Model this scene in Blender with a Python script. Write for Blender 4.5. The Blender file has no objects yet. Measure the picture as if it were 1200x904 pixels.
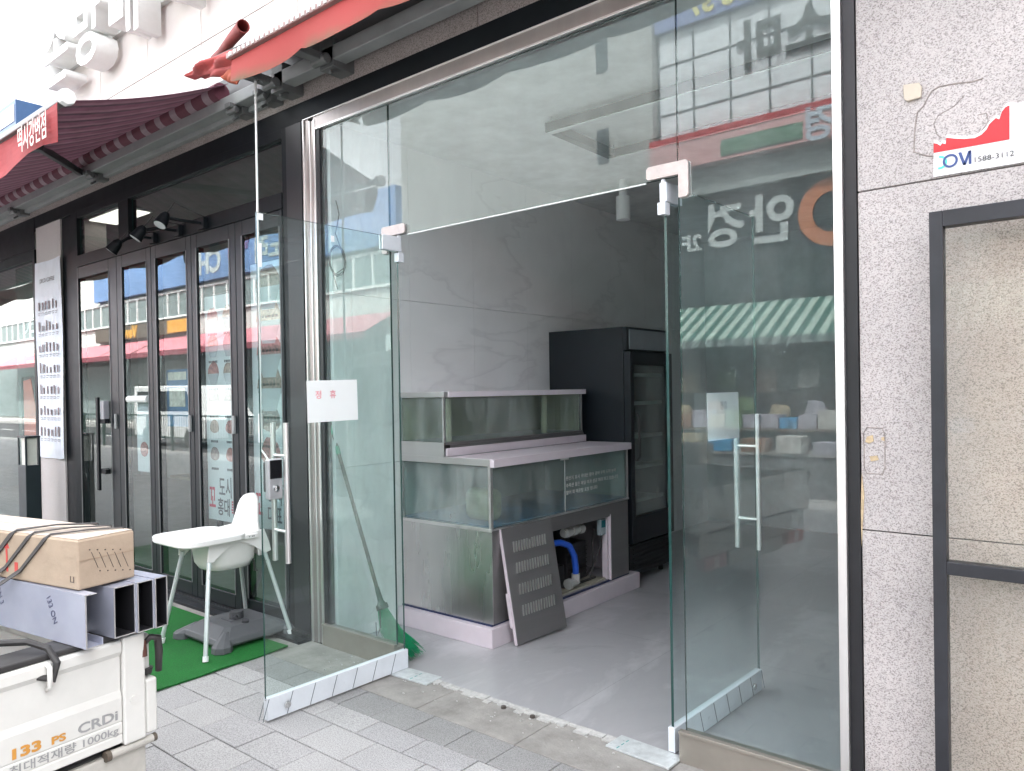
import bpy, bmesh, math, random
from mathutils import Vector, Matrix
random.seed(7)
R = math.radians
sc = bpy.context.scene
COL = sc.collection
# ---------------------------------------------------------------- camera
F_PX, YAW, PITCH, ROLL, SHY = 880.87, 0.68667594, -0.008749, -0.0166629, 13.466
fw = Vector((-math.sin(YAW)*math.cos(PITCH), math.cos(YAW)*math.cos(PITCH), math.sin(PITCH)))
rt = Vector((math.cos(YAW), math.sin(YAW), 0)); up = rt.cross(fw)
RR = rt*math.cos(ROLL)+up*math.sin(ROLL); UU = -rt*math.sin(ROLL)+up*math.cos(ROLL)
CAM = Vector((0, 0, 1.5))
cd = bpy.data.cameras.new('camera'); cam = bpy.data.objects.new('camera', cd); COL.objects.link(cam)
m = Matrix((RR, UU, -fw)).transposed().to_4x4(); m.translation = CAM
cam.matrix_world = m
cd.sensor_width = 36; cd.lens = 36*F_PX/1200; cd.shift_y = SHY/1200
cd.clip_start = .05; cd.clip_end = 400
sc.camera = cam
# ---------------------------------------------------------------- light
w = bpy.data.worlds.new('World'); sc.world = w; w.use_nodes = True
nt = w.node_tree; nt.nodes.clear()
sky = nt.nodes.new('ShaderNodeTexSky'); sky.sky_type = 'NISHITA'; sky.sun_disc = False
SUN_EL, SUN_AZ = R(52), R(18)      # azimuth clockwise from +y
sky.sun_elevation = SUN_EL; sky.sun_rotation = SUN_AZ
sky.dust_density = 3; sky.air_density = 1
hs = nt.nodes.new('ShaderNodeHueSaturation'); hs.inputs['Saturation'].default_value = .12
bg = nt.nodes.new('ShaderNodeBackground'); bg.inputs['Strength'].default_value = .15
wo = nt.nodes.new('ShaderNodeOutputWorld')
nt.links.new(sky.outputs[0], hs.inputs['Color']); nt.links.new(hs.outputs[0], bg.inputs[0]); nt.links.new(bg.outputs[0], wo.inputs[0])
sd = bpy.data.lights.new('sun', 'SUN'); sd.energy = 2.0; sd.angle = R(3); sd.color = (1, .97, .93)
so = bpy.data.objects.new('sun', sd); COL.objects.link(so)
sdir = Vector((math.sin(SUN_AZ)*math.cos(SUN_EL), math.cos(SUN_AZ)*math.cos(SUN_EL), math.sin(SUN_EL)))
so.rotation_euler = sdir.to_track_quat('Z', 'Y').to_euler(); so.location = (0, -5, 20)
vs = sc.view_settings
vs.view_transform = 'Standard'; vs.look = 'None'; vs.gamma = 1; vs.exposure = 3.4; vs.use_curve_mapping = False
cy = sc.cycles
cy.use_denoising = True; cy.max_bounces = 9; cy.transparent_max_bounces = 32; cy.glossy_bounces = 5
cy.diffuse_bounces = 6; cy.sample_clamp_indirect = 6; cy.caustics_reflective = False; cy.caustics_refractive = False

def ray(px, py):
    return fw+RR*((px-600)/F_PX)-UU*((py-452-SHY)/F_PX)
def P(px, py, ax, v):
    d = ray(px, py); return CAM+d*((v-CAM[ax])/d[ax])
# ---------------------------------------------------------------- materials
MATS = {}
def nodes(name):
    m = bpy.data.materials.new(name); m.use_nodes = True; t = m.node_tree
    return m, t, t.nodes['Principled BSDF']
def N(t, k, **kw):
    n = t.nodes.new(k)
    for a, b in kw.items():
        if a in n.inputs: n.inputs[a].default_value = b
        else: setattr(n, a, b)
    return n
def ramp(t, src, stops):
    r = t.nodes.new('ShaderNodeValToRGB'); e = r.color_ramp.elements
    while len(e) < len(stops): e.new(.5)
    for q, (p, c) in zip(e, stops): q.position = p; q.color = (*c, 1) if len(c) == 3 else c
    t.links.new(src, r.inputs[0]); return r
def coords(t, scale=(1, 1, 1), rot=(0, 0, 0)):
    tc = t.nodes.new('ShaderNodeTexCoord'); mp = t.nodes.new('ShaderNodeMapping')
    mp.inputs['Scale'].default_value = scale; mp.inputs['Rotation'].default_value = rot
    t.links.new(tc.outputs['Object'], mp.inputs[0]); return mp.outputs[0]
def mat(name, col, rough=.5, metal=0, var=.08, scale=6, bump=0, bscale=60, emit=0, stretch=(1, 1, 1), rvar=.06, coat=0, spec=.5, trans=0):
    if name in MATS: return MATS[name]
    m, t, b = nodes(name); c = coords(t, stretch)
    n = N(t, 'ShaderNodeTexNoise', Scale=scale, Detail=6.0, Roughness=.65); t.links.new(c, n.inputs['Vector'])
    lo = tuple(max(0, x*(1-var*2)) for x in col); hi = tuple(min(1, x*(1+var)) for x in col)
    r = ramp(t, n.outputs[0], [(.3, lo), (.7, hi)])
    t.links.new(r.outputs[0], b.inputs['Base Color'])
    mr = N(t, 'ShaderNodeMapRange'); mr.inputs[3].default_value = max(.02, rough-rvar); mr.inputs[4].default_value = min(1, rough+rvar)
    n2 = N(t, 'ShaderNodeTexNoise', Scale=scale*2.3, Detail=4.0); t.links.new(c, n2.inputs['Vector'])
    t.links.new(n2.outputs[0], mr.inputs[0]); t.links.new(mr.outputs[0], b.inputs['Roughness'])
    b.inputs['Metallic'].default_value = metal; b.inputs['Specular IOR Level'].default_value = spec
    if coat: b.inputs['Coat Weight'].default_value = coat; b.inputs['Coat Roughness'].default_value = .08
    if trans:
        # thin translucent cloth or paper
        tr = N(t, 'ShaderNodeBsdfTranslucent'); t.links.new(r.outputs[0], tr.inputs[0])
        mx = N(t, 'ShaderNodeMixShader'); mx.inputs[0].default_value = trans
        out = t.nodes['Material Output']; t.links.new(b.outputs[0], mx.inputs[1]); t.links.new(tr.outputs[0], mx.inputs[2]); t.links.new(mx.outputs[0], out.inputs[0])
    if bump:
        nb = N(t, 'ShaderNodeTexNoise', Scale=bscale, Detail=5.0); t.links.new(c, nb.inputs['Vector'])
        bp = N(t, 'ShaderNodeBump', Strength=bump, Distance=.01); t.links.new(nb.outputs[0], bp.inputs['Height']); t.links.new(bp.outputs[0], b.inputs['Normal'])
    if emit:
        b.inputs['Emission Color'].default_value = (*col, 1); b.inputs['Emission Strength'].default_value = emit
    MATS[name] = m; return m
def granite(name, base, dark, light, sc1=230, drift=.12):
    m, t, b = nodes(name); c = coords(t, (1.0, 1.0, 1.25), (0, R(25), 0))
    n = N(t, 'ShaderNodeTexNoise', Scale=sc1, Detail=3.0, Roughness=.6); t.links.new(c, n.inputs['Vector'])
    r = ramp(t, n.outputs[0], [(.38, dark), (.47, base), (.56, light), (.75, light)])
    v = N(t, 'ShaderNodeTexVoronoi', Scale=sc1*.9); t.links.new(c, v.inputs['Vector'])
    r2 = ramp(t, v.outputs['Color'], [(.0, (.62, .6, .6)), (.3, (1, 1, 1)), (1, (1, 1, 1))])
    mx = N(t, 'ShaderNodeMixRGB', blend_type='MULTIPLY'); mx.inputs[0].default_value = .7
    t.links.new(r.outputs[0], mx.inputs[1]); t.links.new(r2.outputs[0], mx.inputs[2])
    n3 = N(t, 'ShaderNodeTexNoise', Scale=2.2, Detail=4.0); t.links.new(coords(t), n3.inputs['Vector'])
    r3 = ramp(t, n3.outputs[0], [(.3, (1-drift, 1-drift, 1-drift)), (.7, (1, 1, 1))])
    m2 = N(t, 'ShaderNodeMixRGB', blend_type='MULTIPLY'); m2.inputs[0].default_value = 1
    t.links.new(mx.outputs[0], m2.inputs[1]); t.links.new(r3.outputs[0], m2.inputs[2]); t.links.new(m2.outputs[0], b.inputs['Base Color'])
    b.inputs['Roughness'].default_value = .6
    bp = N(t, 'ShaderNodeBump', Strength=.5, Distance=.002); t.links.new(n.outputs[0], bp.inputs['Height']); t.links.new(bp.outputs[0], b.inputs['Normal'])
    MATS[name] = m; return m
def glass(name, tint, ior=1.75, dirt=.03, rough=0.0):
    m, t, b = nodes(name); t.nodes.remove(b); out = t.nodes['Material Output']
    tr = N(t, 'ShaderNodeBsdfTransparent'); tr.inputs[0].default_value = (*tint, 1)
    gl = N(t, 'ShaderNodeBsdfGlossy'); gl.inputs['Roughness'].default_value = rough; gl.inputs[0].default_value = (.95, 1, .98, 1)
    fr = N(t, 'ShaderNodeFresnel', IOR=ior); ge = N(t, 'ShaderNodeNewGeometry')
    inv = N(t, 'ShaderNodeMath', operation='SUBTRACT'); inv.inputs[0].default_value = 1; t.links.new(ge.outputs['Backfacing'], inv.inputs[1])
    mu = N(t, 'ShaderNodeMath', operation='MULTIPLY'); t.links.new(fr.outputs[0], mu.inputs[0]); t.links.new(inv.outputs[0], mu.inputs[1])
    mx = N(t, 'ShaderNodeMixShader'); t.links.new(mu.outputs[0], mx.inputs[0]); t.links.new(tr.outputs[0], mx.inputs[1]); t.links.new(gl.outputs[0], mx.inputs[2])
    # dust: faint diffuse film with streaks
    df = N(t, 'ShaderNodeBsdfDiffuse'); df.inputs[0].default_value = (.7, .74, .72, 1)
    n = N(t, 'ShaderNodeTexNoise', Scale=3.0, Detail=8.0, Roughness=.7); t.links.new(coords(t, (1, 1, .35)), n.inputs['Vector'])
    mr = N(t, 'ShaderNodeMapRange'); mr.inputs[1].default_value = .4; mr.inputs[2].default_value = .8; mr.inputs[3].default_value = dirt*.3; mr.inputs[4].default_value = dirt*2.5
    t.links.new(n.outputs[0], mr.inputs[0])
    m2 = N(t, 'ShaderNodeMixShader'); t.links.new(mr.outputs[0], m2.inputs[0]); t.links.new(mx.outputs[0], m2.inputs[1]); t.links.new(df.outputs[0], m2.inputs[2])
    t.links.new(m2.outputs[0], out.inputs[0]); MATS[name] = m; return m
def stripes(name, a, b_, axis, period, rough=.85, duty=.5, noise=.1, third=None, trans=.0):
    m, t, b = nodes(name); c = coords(t)
    sp = N(t, 'ShaderNodeSeparateXYZ'); t.links.new(c, sp.inputs[0])
    mu = N(t, 'ShaderNodeMath', operation='DIVIDE'); mu.inputs[1].default_value = period; t.links.new(sp.outputs[axis], mu.inputs[0])
    fl = N(t, 'ShaderNodeMath', operation='FLOORED_MODULO'); fl.inputs[1].default_value = 1.0; t.links.new(mu.outputs[0], fl.inputs[0])
    st = [(0, a), (duty, b_)]
    if third: st.append((duty+.25, third))
    r = ramp(t, fl.outputs[0], st); r.color_ramp.interpolation = 'CONSTANT'
    n = N(t, 'ShaderNodeTexNoise', Scale=9.0, Detail=5.0); t.links.new(c, n.inputs['Vector'])
    r2 = ramp(t, n.outputs[0], [(.3, (1-noise*3,)*3), (.7, (1, 1, 1))])
    mx = N(t, 'ShaderNodeMixRGB', blend_type='MULTIPLY'); mx.inputs[0].default_value = 1
    t.links.new(r.outputs[0], mx.inputs[1]); t.links.new(r2.outputs[0], mx.inputs[2]); t.links.new(mx.outputs[0], b.inputs['Base Color'])
    b.inputs['Roughness'].default_value = rough
    if trans:
        tr = N(t, 'ShaderNodeBsdfTranslucent'); t.links.new(mx.outputs[0], tr.inputs[0])
        ms = N(t, 'ShaderNodeMixShader'); ms.inputs[0].default_value = trans; out = t.nodes['Material Output']
        t.links.new(b.outputs[0], ms.inputs[1]); t.links.new(tr.outputs[0], ms.inputs[2]); t.links.new(ms.outputs[0], out.inputs[0])
    MATS[name] = m; return m

G_PIER = granite('granite_pier', (.47, .43, .42), (.25, .225, .22), (.54, .50, .49), 215, .20)
G_BAND_SHADED = granite('granite_band', (.30, .265, .25), (.15, .125, .12), (.37, .33, .315), 200)  # same granite in darker tones, the band's shadow put into the colour
G_SLAB = granite('granite_slab', (.36, .35, .35), (.24, .235, .235), (.42, .41, .41), 300)
GL_FRONT = glass('clear_glass', (.93, .975, .975), 1.60, .02)
GL_DOOR = glass('door_glass', (.92, .97, .955), 1.6, .015)
GL_SHOP = glass('shop_glass', (.86, .90, .91), 1.66, .010)
GL_TANK = glass('tank_glass', (.78, .86, .84), 1.5, .17)
GL_EDGE = mat('glass_edge', (.02, .06, .055), .15, 0, .1)
STEEL = mat('stainless_steel', (.80, .78, .77), .30, .85, .04, 3, 0, stretch=(1, 1, .1))
STEEL_D = mat('brushed_steel', (.62, .61, .60), .36, .8, .05, 5, .05, 200, stretch=(.1, .1, 1))
STEEL_F = mat('front_steel', (.27, .26, .26), .42, .7, .05, 5, .05, 200, stretch=(.1, .1, 1))
STEEL_M = mat('warped_steel', (.74, .73, .72), .27, 1, .04, 3, .55, 1.6, stretch=(1.6, 1, .25), rvar=.05)
CHROME = mat('chrome', (.75, .75, .75), .12, 1, .03)
BASE_M = mat('satin_base_metal', (.36, .33, .29), .4, .6, .05)
BLACK = mat('black_frame_paint', (.0055, .0075, .010), .5, 0, .2, 4, spec=.2)
DBLACK = mat('dark_aluminium', (.009, .0125, .016), .42, 0, .12, 5, spec=.3)
BRONZE = mat('dark_bronze', (.018, .018, .021), .4, 0, .15, 3, spec=.4)
FILM = mat('protective_film', (.70, .73, .77), .3, 0, .04, 8, .15, 20)
PINKF = mat('pink_film', (.62, .55, .59), .35, 0, .03, 8)
WHITE = mat('white_plastic', (.82, .82, .81), .35, 0, .02)
PAPER = mat('paper', (.93, .93, .93), .8, 0, .01, trans=.45)
DARKLINE = mat('dark_line', (.02, .05, .06), .5)
RUBBER = mat('black_rubber', (.03, .028, .028), .6, 0, .2)
GREY_PAINT = mat('grey_enamel', (.27, .28, .28), .45, 0, .08, 5)

# ---------------------------------------------------------------- builders
def tag(o, label, cat, group=None, kind=None):
    if label: o['label'] = label
    if cat: o['category'] = cat
    if group: o['group'] = group
    if kind: o['kind'] = kind
    return o
def thing(name, label, cat, loc=(0, 0, 0), rz=0, group=None, local=False):
    o = bpy.data.objects.new(name, None); COL.objects.link(o)
    o.location = loc; o.rotation_euler = (0, 0, rz); o.empty_display_size = .1
    o['_w'] = 0 if local else 1
    return tag(o, label, cat, group)
class MB:
    def __init__(s): s.bm = bmesh.new(); s.mi = 0
    def face(s, vs):
        f = s.bm.faces.new(vs); f.material_index = s.mi; return f
    def box(s, x0, x1, y0, y1, z0, z1, mtx=None):
        c = [(x, y, z) for z in (z0, z1) for y in (y0, y1) for x in (x0, x1)]
        if mtx is not None: c = [mtx @ Vector(p) for p in c]
        v = [s.bm.verts.new(p) for p in c]
        for q in ((0, 2, 3, 1), (4, 5, 7, 6), (0, 1, 5, 4), (2, 6, 7, 3), (0, 4, 6, 2), (1, 3, 7, 5)): s.face([v[i] for i in q])
        return s
    def obox(s, a, b, w_, h, upv=(0, 0, 1)):
        a, b = Vector(a), Vector(b); d = (b-a); L = d.length; d.normalize()
        u = Vector(upv); sx = d.cross(u)
        if sx.length < 1e-4: sx = d.cross(Vector((1, 0, 0)))
        sx.normalize(); u = sx.cross(d).normalized()
        M = Matrix((sx, d, u)).transposed().to_4x4(); M.translation = a
        return s.box(-w_/2, w_/2, 0, L, -h/2, h/2, M)
    def prism(s, pts, d):
        d = Vector(d); a = [s.bm.verts.new(p) for p in pts]; b = [s.bm.verts.new(Vector(p)+d) for p in pts]
        n = len(pts); s.face(a[::-1]); s.face(b)
        for i in range(n): s.face([a[i], a[(i+1) % n], b[(i+1) % n], b[i]])
        return s
    def ring(s, rings, cap=True):
        R_ = [[s.bm.verts.new(p) for p in r] for r in rings]
        n = len(R_[0])
        for i in range(len(R_)-1):
            for k in range(n): s.face([R_[i][k], R_[i][(k+1) % n], R_[i+1][(k+1) % n], R_[i+1][k]])
        if cap: s.face(R_[0][::-1]); s.face(R_[-1])
        return s
    def tube(s, pts, r, seg=10, cap=True):
        pts = [Vector(p) for p in pts]; rs = r if isinstance(r, (list, tuple)) else [r]*len(pts)
        rings = []; ref = None
        for i, p in enumerate(pts):
            d = (pts[min(i+1, len(pts)-1)]-pts[max(i-1, 0)]).normalized()
            if ref is None: ref = d.orthogonal().normalized()
            ref = (ref-d*ref.dot(d)).normalized(); q = d.cross(ref)
            rings.append([p+(ref*math.cos(2*math.pi*k/seg)+q*math.sin(2*math.pi*k/seg))*rs[i] for k in range(seg)])
        return s.ring(rings, cap)
    def sheet(s, grid, th=(0, 0, 0)):
        V = [[s.bm.verts.new(p) for p in row] for row in grid]
        for i in range(len(V)-1):
            for k in range(len(V[0])-1): s.face([V[i][k], V[i][k+1], V[i+1][k+1], V[i+1][k]])
        return s
    def build(s, name, material, parent=None, bevel=0, smooth=False, solid=0, seg=2, fix=True):
        if fix: bmesh.ops.recalc_face_normals(s.bm, faces=s.bm.faces)
        me = bpy.data.meshes.new(name); s.bm.to_mesh(me); s.bm.free()
        for mm in (material if isinstance(material, (list, tuple)) else [material]): me.materials.append(mm)
        o = bpy.data.objects.new(name, me); COL.objects.link(o)
        if smooth:
            for p in me.polygons: p.use_smooth = True
        if solid:
            q = o.modifiers.new('solid', 'SOLIDIFY'); q.thickness = solid; q.offset = 0
        if bevel:
            q = o.modifiers.new('bevel', 'BEVEL'); q.width = bevel; q.segments = seg; q.limit_method = 'ANGLE'; q.angle_limit = R(40)
        attach(o, parent); return o
def attach(o, parent):
    if parent is None: return
    o.parent = parent
    if parent.type == 'EMPTY' and parent.get('_w') == 1:
        o.matrix_parent_inverse = Matrix.Translation(-Vector(parent.location))
def pane(mb_axis, x0, x1, y0, y1, z0, z1, name, parent, gmat):
    b = MB(); c = [(x, y, z) for z in (z0, z1) for y in (y0, y1) for x in (x0, x1)]; v = [b.bm.verts.new(p) for p in c]
    for i, q in enumerate(((0, 2, 3, 1), (4, 5, 7, 6), (0, 1, 5, 4), (2, 6, 7, 3), (0, 4, 6, 2), (1, 3, 7, 5))):
        ax = (2, 2, 1, 1, 0, 0)[i]; b.mi = 0 if ax == mb_axis else 1; b.face([v[k] for k in q])
    return b.build(name, [gmat, GL_EDGE], parent)
def text(body, size, material, name, origin, xd, ud, parent=None, th=.002, bold=0, align='CENTER', sx=1, mtx=None):
    cu = bpy.data.curves.new('t', 'FONT'); cu.body = body; cu.size = size; cu.align_x = align; cu.extrude = th/2; cu.offset = bold
    cu.resolution_u = 3
    o = bpy.data.objects.new('t', cu); COL.objects.link(o); bpy.context.view_layer.update()
    me = bpy.data.meshes.new_from_object(o.evaluated_get(bpy.context.evaluated_depsgraph_get()))
    bpy.data.objects.remove(o); bpy.data.curves.remove(cu)
    xd = Vector(xd).normalized(); ud = Vector(ud).normalized(); n = xd.cross(ud)
    M = Matrix((xd*sx, ud, n)).transposed().to_4x4(); M.translation = Vector(origin); me.transform(M)
    me.materials.clear(); me.materials.append(material)
    r = bpy.data.objects.new(name, me); COL.objects.link(r); attach(r, parent); return r
def copy_tree(o, parent=None):
    c = o.copy(); COL.objects.link(c)
    if parent: c.parent = parent
    for ch in list(o.children): copy_tree(ch, c)
    return c

F = 2.76          # plane of the shop fronts
# ================================================================ SETTING
b = MB(); b.box(-90, 40, -4.6, 2.44, -.25, -.012)
PV = bpy.data.materials.new('far_pavers')
def paver_mat(name, island):
    m, t, bs = nodes(name); c = coords(t)
    n = N(t, 'ShaderNodeTexNoise', Scale=170.0, Detail=3.0); t.links.new(c, n.inputs['Vector'])
    r = ramp(t, n.outputs[0], [(.33, (.26, .255, .255)), (.5, (.39, .382, .38)), (.68, (.50, .49, .49))])
    n2 = N(t, 'ShaderNodeTexNoise', Scale=1.6, Detail=6.0, Roughness=.7); t.links.new(c, n2.inputs['Vector'])
    r2 = ramp(t, n2.outputs[0], [(.3, (.82, .82, .81)), (.6, (1, 1, 1))])
    mx = N(t, 'ShaderNodeMixRGB', blend_type='MULTIPLY'); mx.inputs[0].default_value = .8
    t.links.new(r.outputs[0], mx.inputs[1]); t.links.new(r2.outputs[0], mx.inputs[2]); last = mx.outputs[0]
    if island:
        g = N(t, 'ShaderNodeNewGeometry'); r3 = ramp(t, g.outputs['Random Per Island'], [(0, (.86, .86, .87)), (.5, (.94, .94, .94)), (1, (1, 1, .99))])
    else:
        br = N(t, 'ShaderNodeTexBrick', Scale=1.0); br.inputs['Brick Width'].default_value = .3; br.inputs['Row Height'].default_value = .2; br.inputs['Mortar Size'].default_value = .004
        br.inputs['Color1'].default_value = (1, 1, 1, 1); br.inputs['Color2'].default_value = (.8, .8, .8, 1); br.inputs['Mortar'].default_value = (.25, .25, .25, 1)
        t.links.new(c, br.inputs['Vector']); r3 = br
    m2 = N(t, 'ShaderNodeMixRGB', blend_type='MULTIPLY'); m2.inputs[0].default_value = 1
    t.links.new(last, m2.inputs[1]); t.links.new(r3.outputs[0], m2.inputs[2]); t.links.new(m2.outputs[0], bs.inputs['Base Color'])
    bs.inputs['Roughness'].default_value = .85
    bp = N(t, 'ShaderNodeBump', Strength=.35, Distance=.002); t.links.new(n.outputs[0], bp.inputs['Height']); t.links.new(bp.outputs[0], bs.inputs['Normal'])
    return m
bpy.data.materials.remove(PV)
tag(b.build('ground', paver_mat('far_pavers', False)), None, None, kind='structure')
b = MB(); row = 0; y = -3.4
ys = []
while y < 2.25-.01: ys.append((y, .2)); y += .2
ys = [(q, .2) for q in [1.9-.2*k for k in range(27)]][::-1]+[(2.1, .15)]
b2 = MB()
for i, (y0, hgt) in enumerate(ys):
    x = -8.2+(.15 if i % 2 else 0)
    while x < 2.6:
        if abs(x) < 40 and not (x+.3 < -3.9 and y0 > 1.95 and False):
            z = random.uniform(-.0015, .0015)
            b.box(x+.0025, x+.2975, y0+.0025, y0+hgt-.0025, -.02, z)
        x += .3
x = -8.2
while x < 2.6:      # darker course against the doorstep
    b2.box(x+.002, x+.235, 2.2525, 2.4375, -.02, random.uniform(-.001, .001)); x += .238
pm = paver_mat('pavers', True)
tag(b.build('pavement', pm, bevel=.002, seg=1), None, None, kind='structure')
pd = granite('dark_paver', (.27, .265, .26), (.17, .17, .17), (.33, .325, .32), 240)
tag(b2.build('paving_border', pd, bevel=.002, seg=1), None, None, kind='structure')
# doorstep slabs along the shop
b = MB()
x = -3.84
for L in (.62, .60, .60, .62, .6, .6, .6, .6): b.box(x+.002, x+L-.002, 2.442, 2.735, -.05, .001); x += L
b.box(-14, -3.842, 2.442, 2.735, -.05, .0)
tag(b.build('doorstep', mat('worn_concrete', (.30, .285, .265), .85, 0, .16, 7, .4, 90), bevel=.003), None, None, kind='structure')
b = MB(); b.box(-3.66, 3.0, 2.737, 8.2, -.05, .003)
FL, t, bs = nodes('grey_floor_tile'); c = coords(t, (1, .6, 1), (0, 0, R(28)))
n = N(t, 'ShaderNodeTexNoise', Scale=1.7, Detail=10.0, Roughness=.66, Distortion=.45); t.links.new(c, n.inputs['Vector'])
r = ramp(t, n.outputs[0], [(.28, (.22, .22, .225)), (.42, (.35, .346, .355)), (.52, (.33, .326, .336)), (.62, (.42, .416, .425)), (.78, (.50, .495, .505))])
br = N(t, 'ShaderNodeTexBrick', Scale=1.0); br.offset = 0
for k, v in (('Brick Width', 1.2), ('Row Height', 1.2), ('Mortar Size', .0016)): br.inputs[k].default_value = v
br.inputs['Color1'].default_value = br.inputs['Color2'].default_value = (1, 1, 1, 1); br.inputs['Mortar'].default_value = (.66, .66, .66, 1)
mp = N(t, 'ShaderNodeMapping'); mp.inputs['Location'].default_value = (2.03, -.35, 0); tc = N(t, 'ShaderNodeTexCoord'); t.links.new(tc.outputs['Object'], mp.inputs[0]); t.links.new(mp.outputs[0], br.inputs[0])
mx = N(t, 'ShaderNodeMixRGB', blend_type='MULTIPLY'); mx.inputs[0].default_value = 1; t.links.new(r.outputs[0], mx.inputs[1]); t.links.new(br.outputs[0], mx.inputs[2])
t.links.new(mx.outputs[0], bs.inputs['Base Color']); bs.inputs['Roughness'].default_value = .33
tag(b.build('floor', FL), None, None, kind='structure')
# broken mortar strip along the tile edge
b = MB(); x = -2.8
while x < -1.62:
    L = random.uniform(.02, .08); d = random.uniform(.01, .055)
    b.box(x, x+L, 2.737-d, 2.75, -.01, .004+random.uniform(0, .004)); x += L*random.uniform(.8, 1.15)
for k in range(90):
    x, y = random.uniform(-3.6, -1.5), 2.735-abs(random.gauss(0, .1)); s_ = random.uniform(.002, .007)
    b.box(x, x+s_*1.5, y, y+s_, 0, s_*.8)
tag(b.build('mortar_crumbs', mat('mortar', (.50, .49, .47), .9, 0, .15, 40)), None, None, kind='stuff')
b = MB()
for px, py in ((593, 834), (664, 842), (587, 827)): pass
for px, py, w_ in ((590, 830, 'left'), (624, 841, 'right')):
    p = P(px, py, 2, .002); b = MB(); b.tube([(p.x, p.y, .001), (p.x, p.y, .012)], .012, 10)
    tag(b.build('anchor_bolt', mat('rusty_bolt', (.12, .1, .09), .6, .5, .2), None), 'cut anchor bolt sunk in the worn doorstep, %s one of two' % w_, 'anchor bolt', 'anchor bolts in the doorstep')
b = MB(); b.box(-90, 40, -12, -4.6, -.30, -.13)
tag(b.build('road', mat('asphalt', (.055, .055, .058), .85, 0, .15, 30)), None, None, kind='structure')
b = MB(); b.box(-90, 40, -4.6, -4.45, -.24, .004)
tag(b.build('kerb', mat('kerb_stone', (.36, .35, .34), .8, 0, .1)), None, None, kind='structure')
b = MB()
for i in range(30): b.box(-60+i*3.3, -58.2+i*3.3, -8.35, -8.23, -.13, -.124)
b.box(-90, 40, -5.15, -5.05, -.13, -.124)
tag(b.build('road_markings', mat('road_paint', (.7, .7, .68), .7, 0, .1)), None, None, kind='structure')
b = MB(); b.box(-90, 40, -60, -12, -.28, .0)
tag(b.build('far_pavement', MATS['kerb_stone']), None, None, kind='structure')

# ================================================================ SHOP BUILDING
bd = thing('shop_building', 'pale stone shop building with speckled granite pier and light panelled upper wall', 'building', (-3.7, F, 0))
CLAD = mat('pale_cladding', (.66, .61, .58), .55, 0, .04, 1.5, .1, 120)
b = MB()   # granite pier on the right, slabs with open joints
for z0, z1 in ((-.05, .998), (1.002, 2.158), (2.162, 3.40), (3.404, 4.7)):
    b.box(-.713, 1.2, F, F+.4, z0, z1); b.box(1.204, 3.1, F, F+.4, z0, z1)
pier = b.build('granite_pier', G_PIER, bd, bevel=.002, seg=1)
b = MB(); b.box(-.70, 3.1, F+.012, F+.3, -.05, 4.6); b.build('mortar', mat('joint', (.10, .095, .09), .9), bd)
b = MB()   # stone band over the shop fronts
for x0, x1 in zip([-14, -8.2, -7.2, -6.1, -5.0, -4.4, -3.42, -2.43, -1.44], [-8.2, -7.2, -6.1, -5.0, -4.4, -3.42, -2.43, -1.44, -.716]):
    b.box(x0+.002, x1-.002, F-.012, F+.25, 3.268, 3.595)
b.build('granite_band', G_BAND_SHADED, bd, bevel=.002, seg=1)
b = MB()
xs = [-14.5+1.16*k for k in range(13)]+[-.716]
xs = [-14.8, -13.6, -12.45, -11.3, -10.15, -9.0, -7.85, -6.7, -5.85, -5.04, -3.9, -2.75, -1.6, -.718]
zs = [3.60, 3.985, 4.66, 5.33, 6.0, 6.7, 7.4, 8.1, 8.8]
for i in range(len(xs)-1):
    for k in range(len(zs)-1):
        b.box(xs[i]+.003, xs[i+1]-.003, F-.004, F+.2, zs[k]+.003, zs[k+1]-.003)
for k in range(2, len(zs)-1): b.box(-.712, 3.1, F-.004, F+.2, max(4.71, zs[k]+.003), zs[k+1]-.003)
b.build('upper_cladding', CLAD, bd, bevel=.0015, seg=1)
b = MB(); b.box(-14.8, 3.1, F+.01, F+.24, 3.55, 8.9); b.box(-14.8, 3.1, F+.24, 8.4, 8.6, 8.9); b.build('wall_core', MATS['joint'], bd)
b = MB(); b.box(-8.22, -7.62, F-.01, F+.4, -.05, 3.262)
b.build('granite_pillar', granite('pillar_stone', (.50, .46, .455), (.36, .33, .32), (.55, .51, .50), 260, .05), bd, bevel=.004)
# marble tiled side wall inside the empty shop
MB_W, t, bs = nodes('marble_tile'); c = coords(t, (1, 1, 1), (R(35), 0, 0))
n = N(t, 'ShaderNodeTexNoise', Scale=1.4, Detail=7.0, Roughness=.55, Distortion=1.2); t.links.new(c, n.inputs['Vector'])
nv = N(t, 'ShaderNodeTexNoise', Scale=.55, Detail=5.0, Roughness=.5, Distortion=.35); t.links.new(coords(t, (1, 1, 2.8), (R(40), 0, 0)), nv.inputs['Vector'])
r1 = ramp(t, nv.outputs[0], [(.0, (1, 1, 1)), (.478, (1, 1, 1)), (.494, (.80, .79, .80)), (.4975, (.62, .61, .62)), (.506, (1, 1, 1)), (1, (1, 1, 1))])
r = ramp(t, n.outputs[0], [(.3, (.76, .75, .745)), (.7, (.84, .83, .825))])
mx = N(t, 'ShaderNodeMixRGB', blend_type='MULTIPLY'); mx.inputs[0].default_value = .32; t.links.new(r.outputs[0], mx.inputs[1]); t.links.new(r1.outputs[0], mx.inputs[2])
t.links.new(mx.outputs[0], bs.inputs['Base Color']); bs.inputs['Roughness'].default_value = .28
b = MB()
for i in range(9):
    for k in range(3):
        b.box(-3.69, -3.66, 2.795+i*.625, 2.795+(i+1)*.625-.002, .003+k*1.05, (k+1)*1.05)
b.build('marble_side_wall', MB_W, bd)
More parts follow.
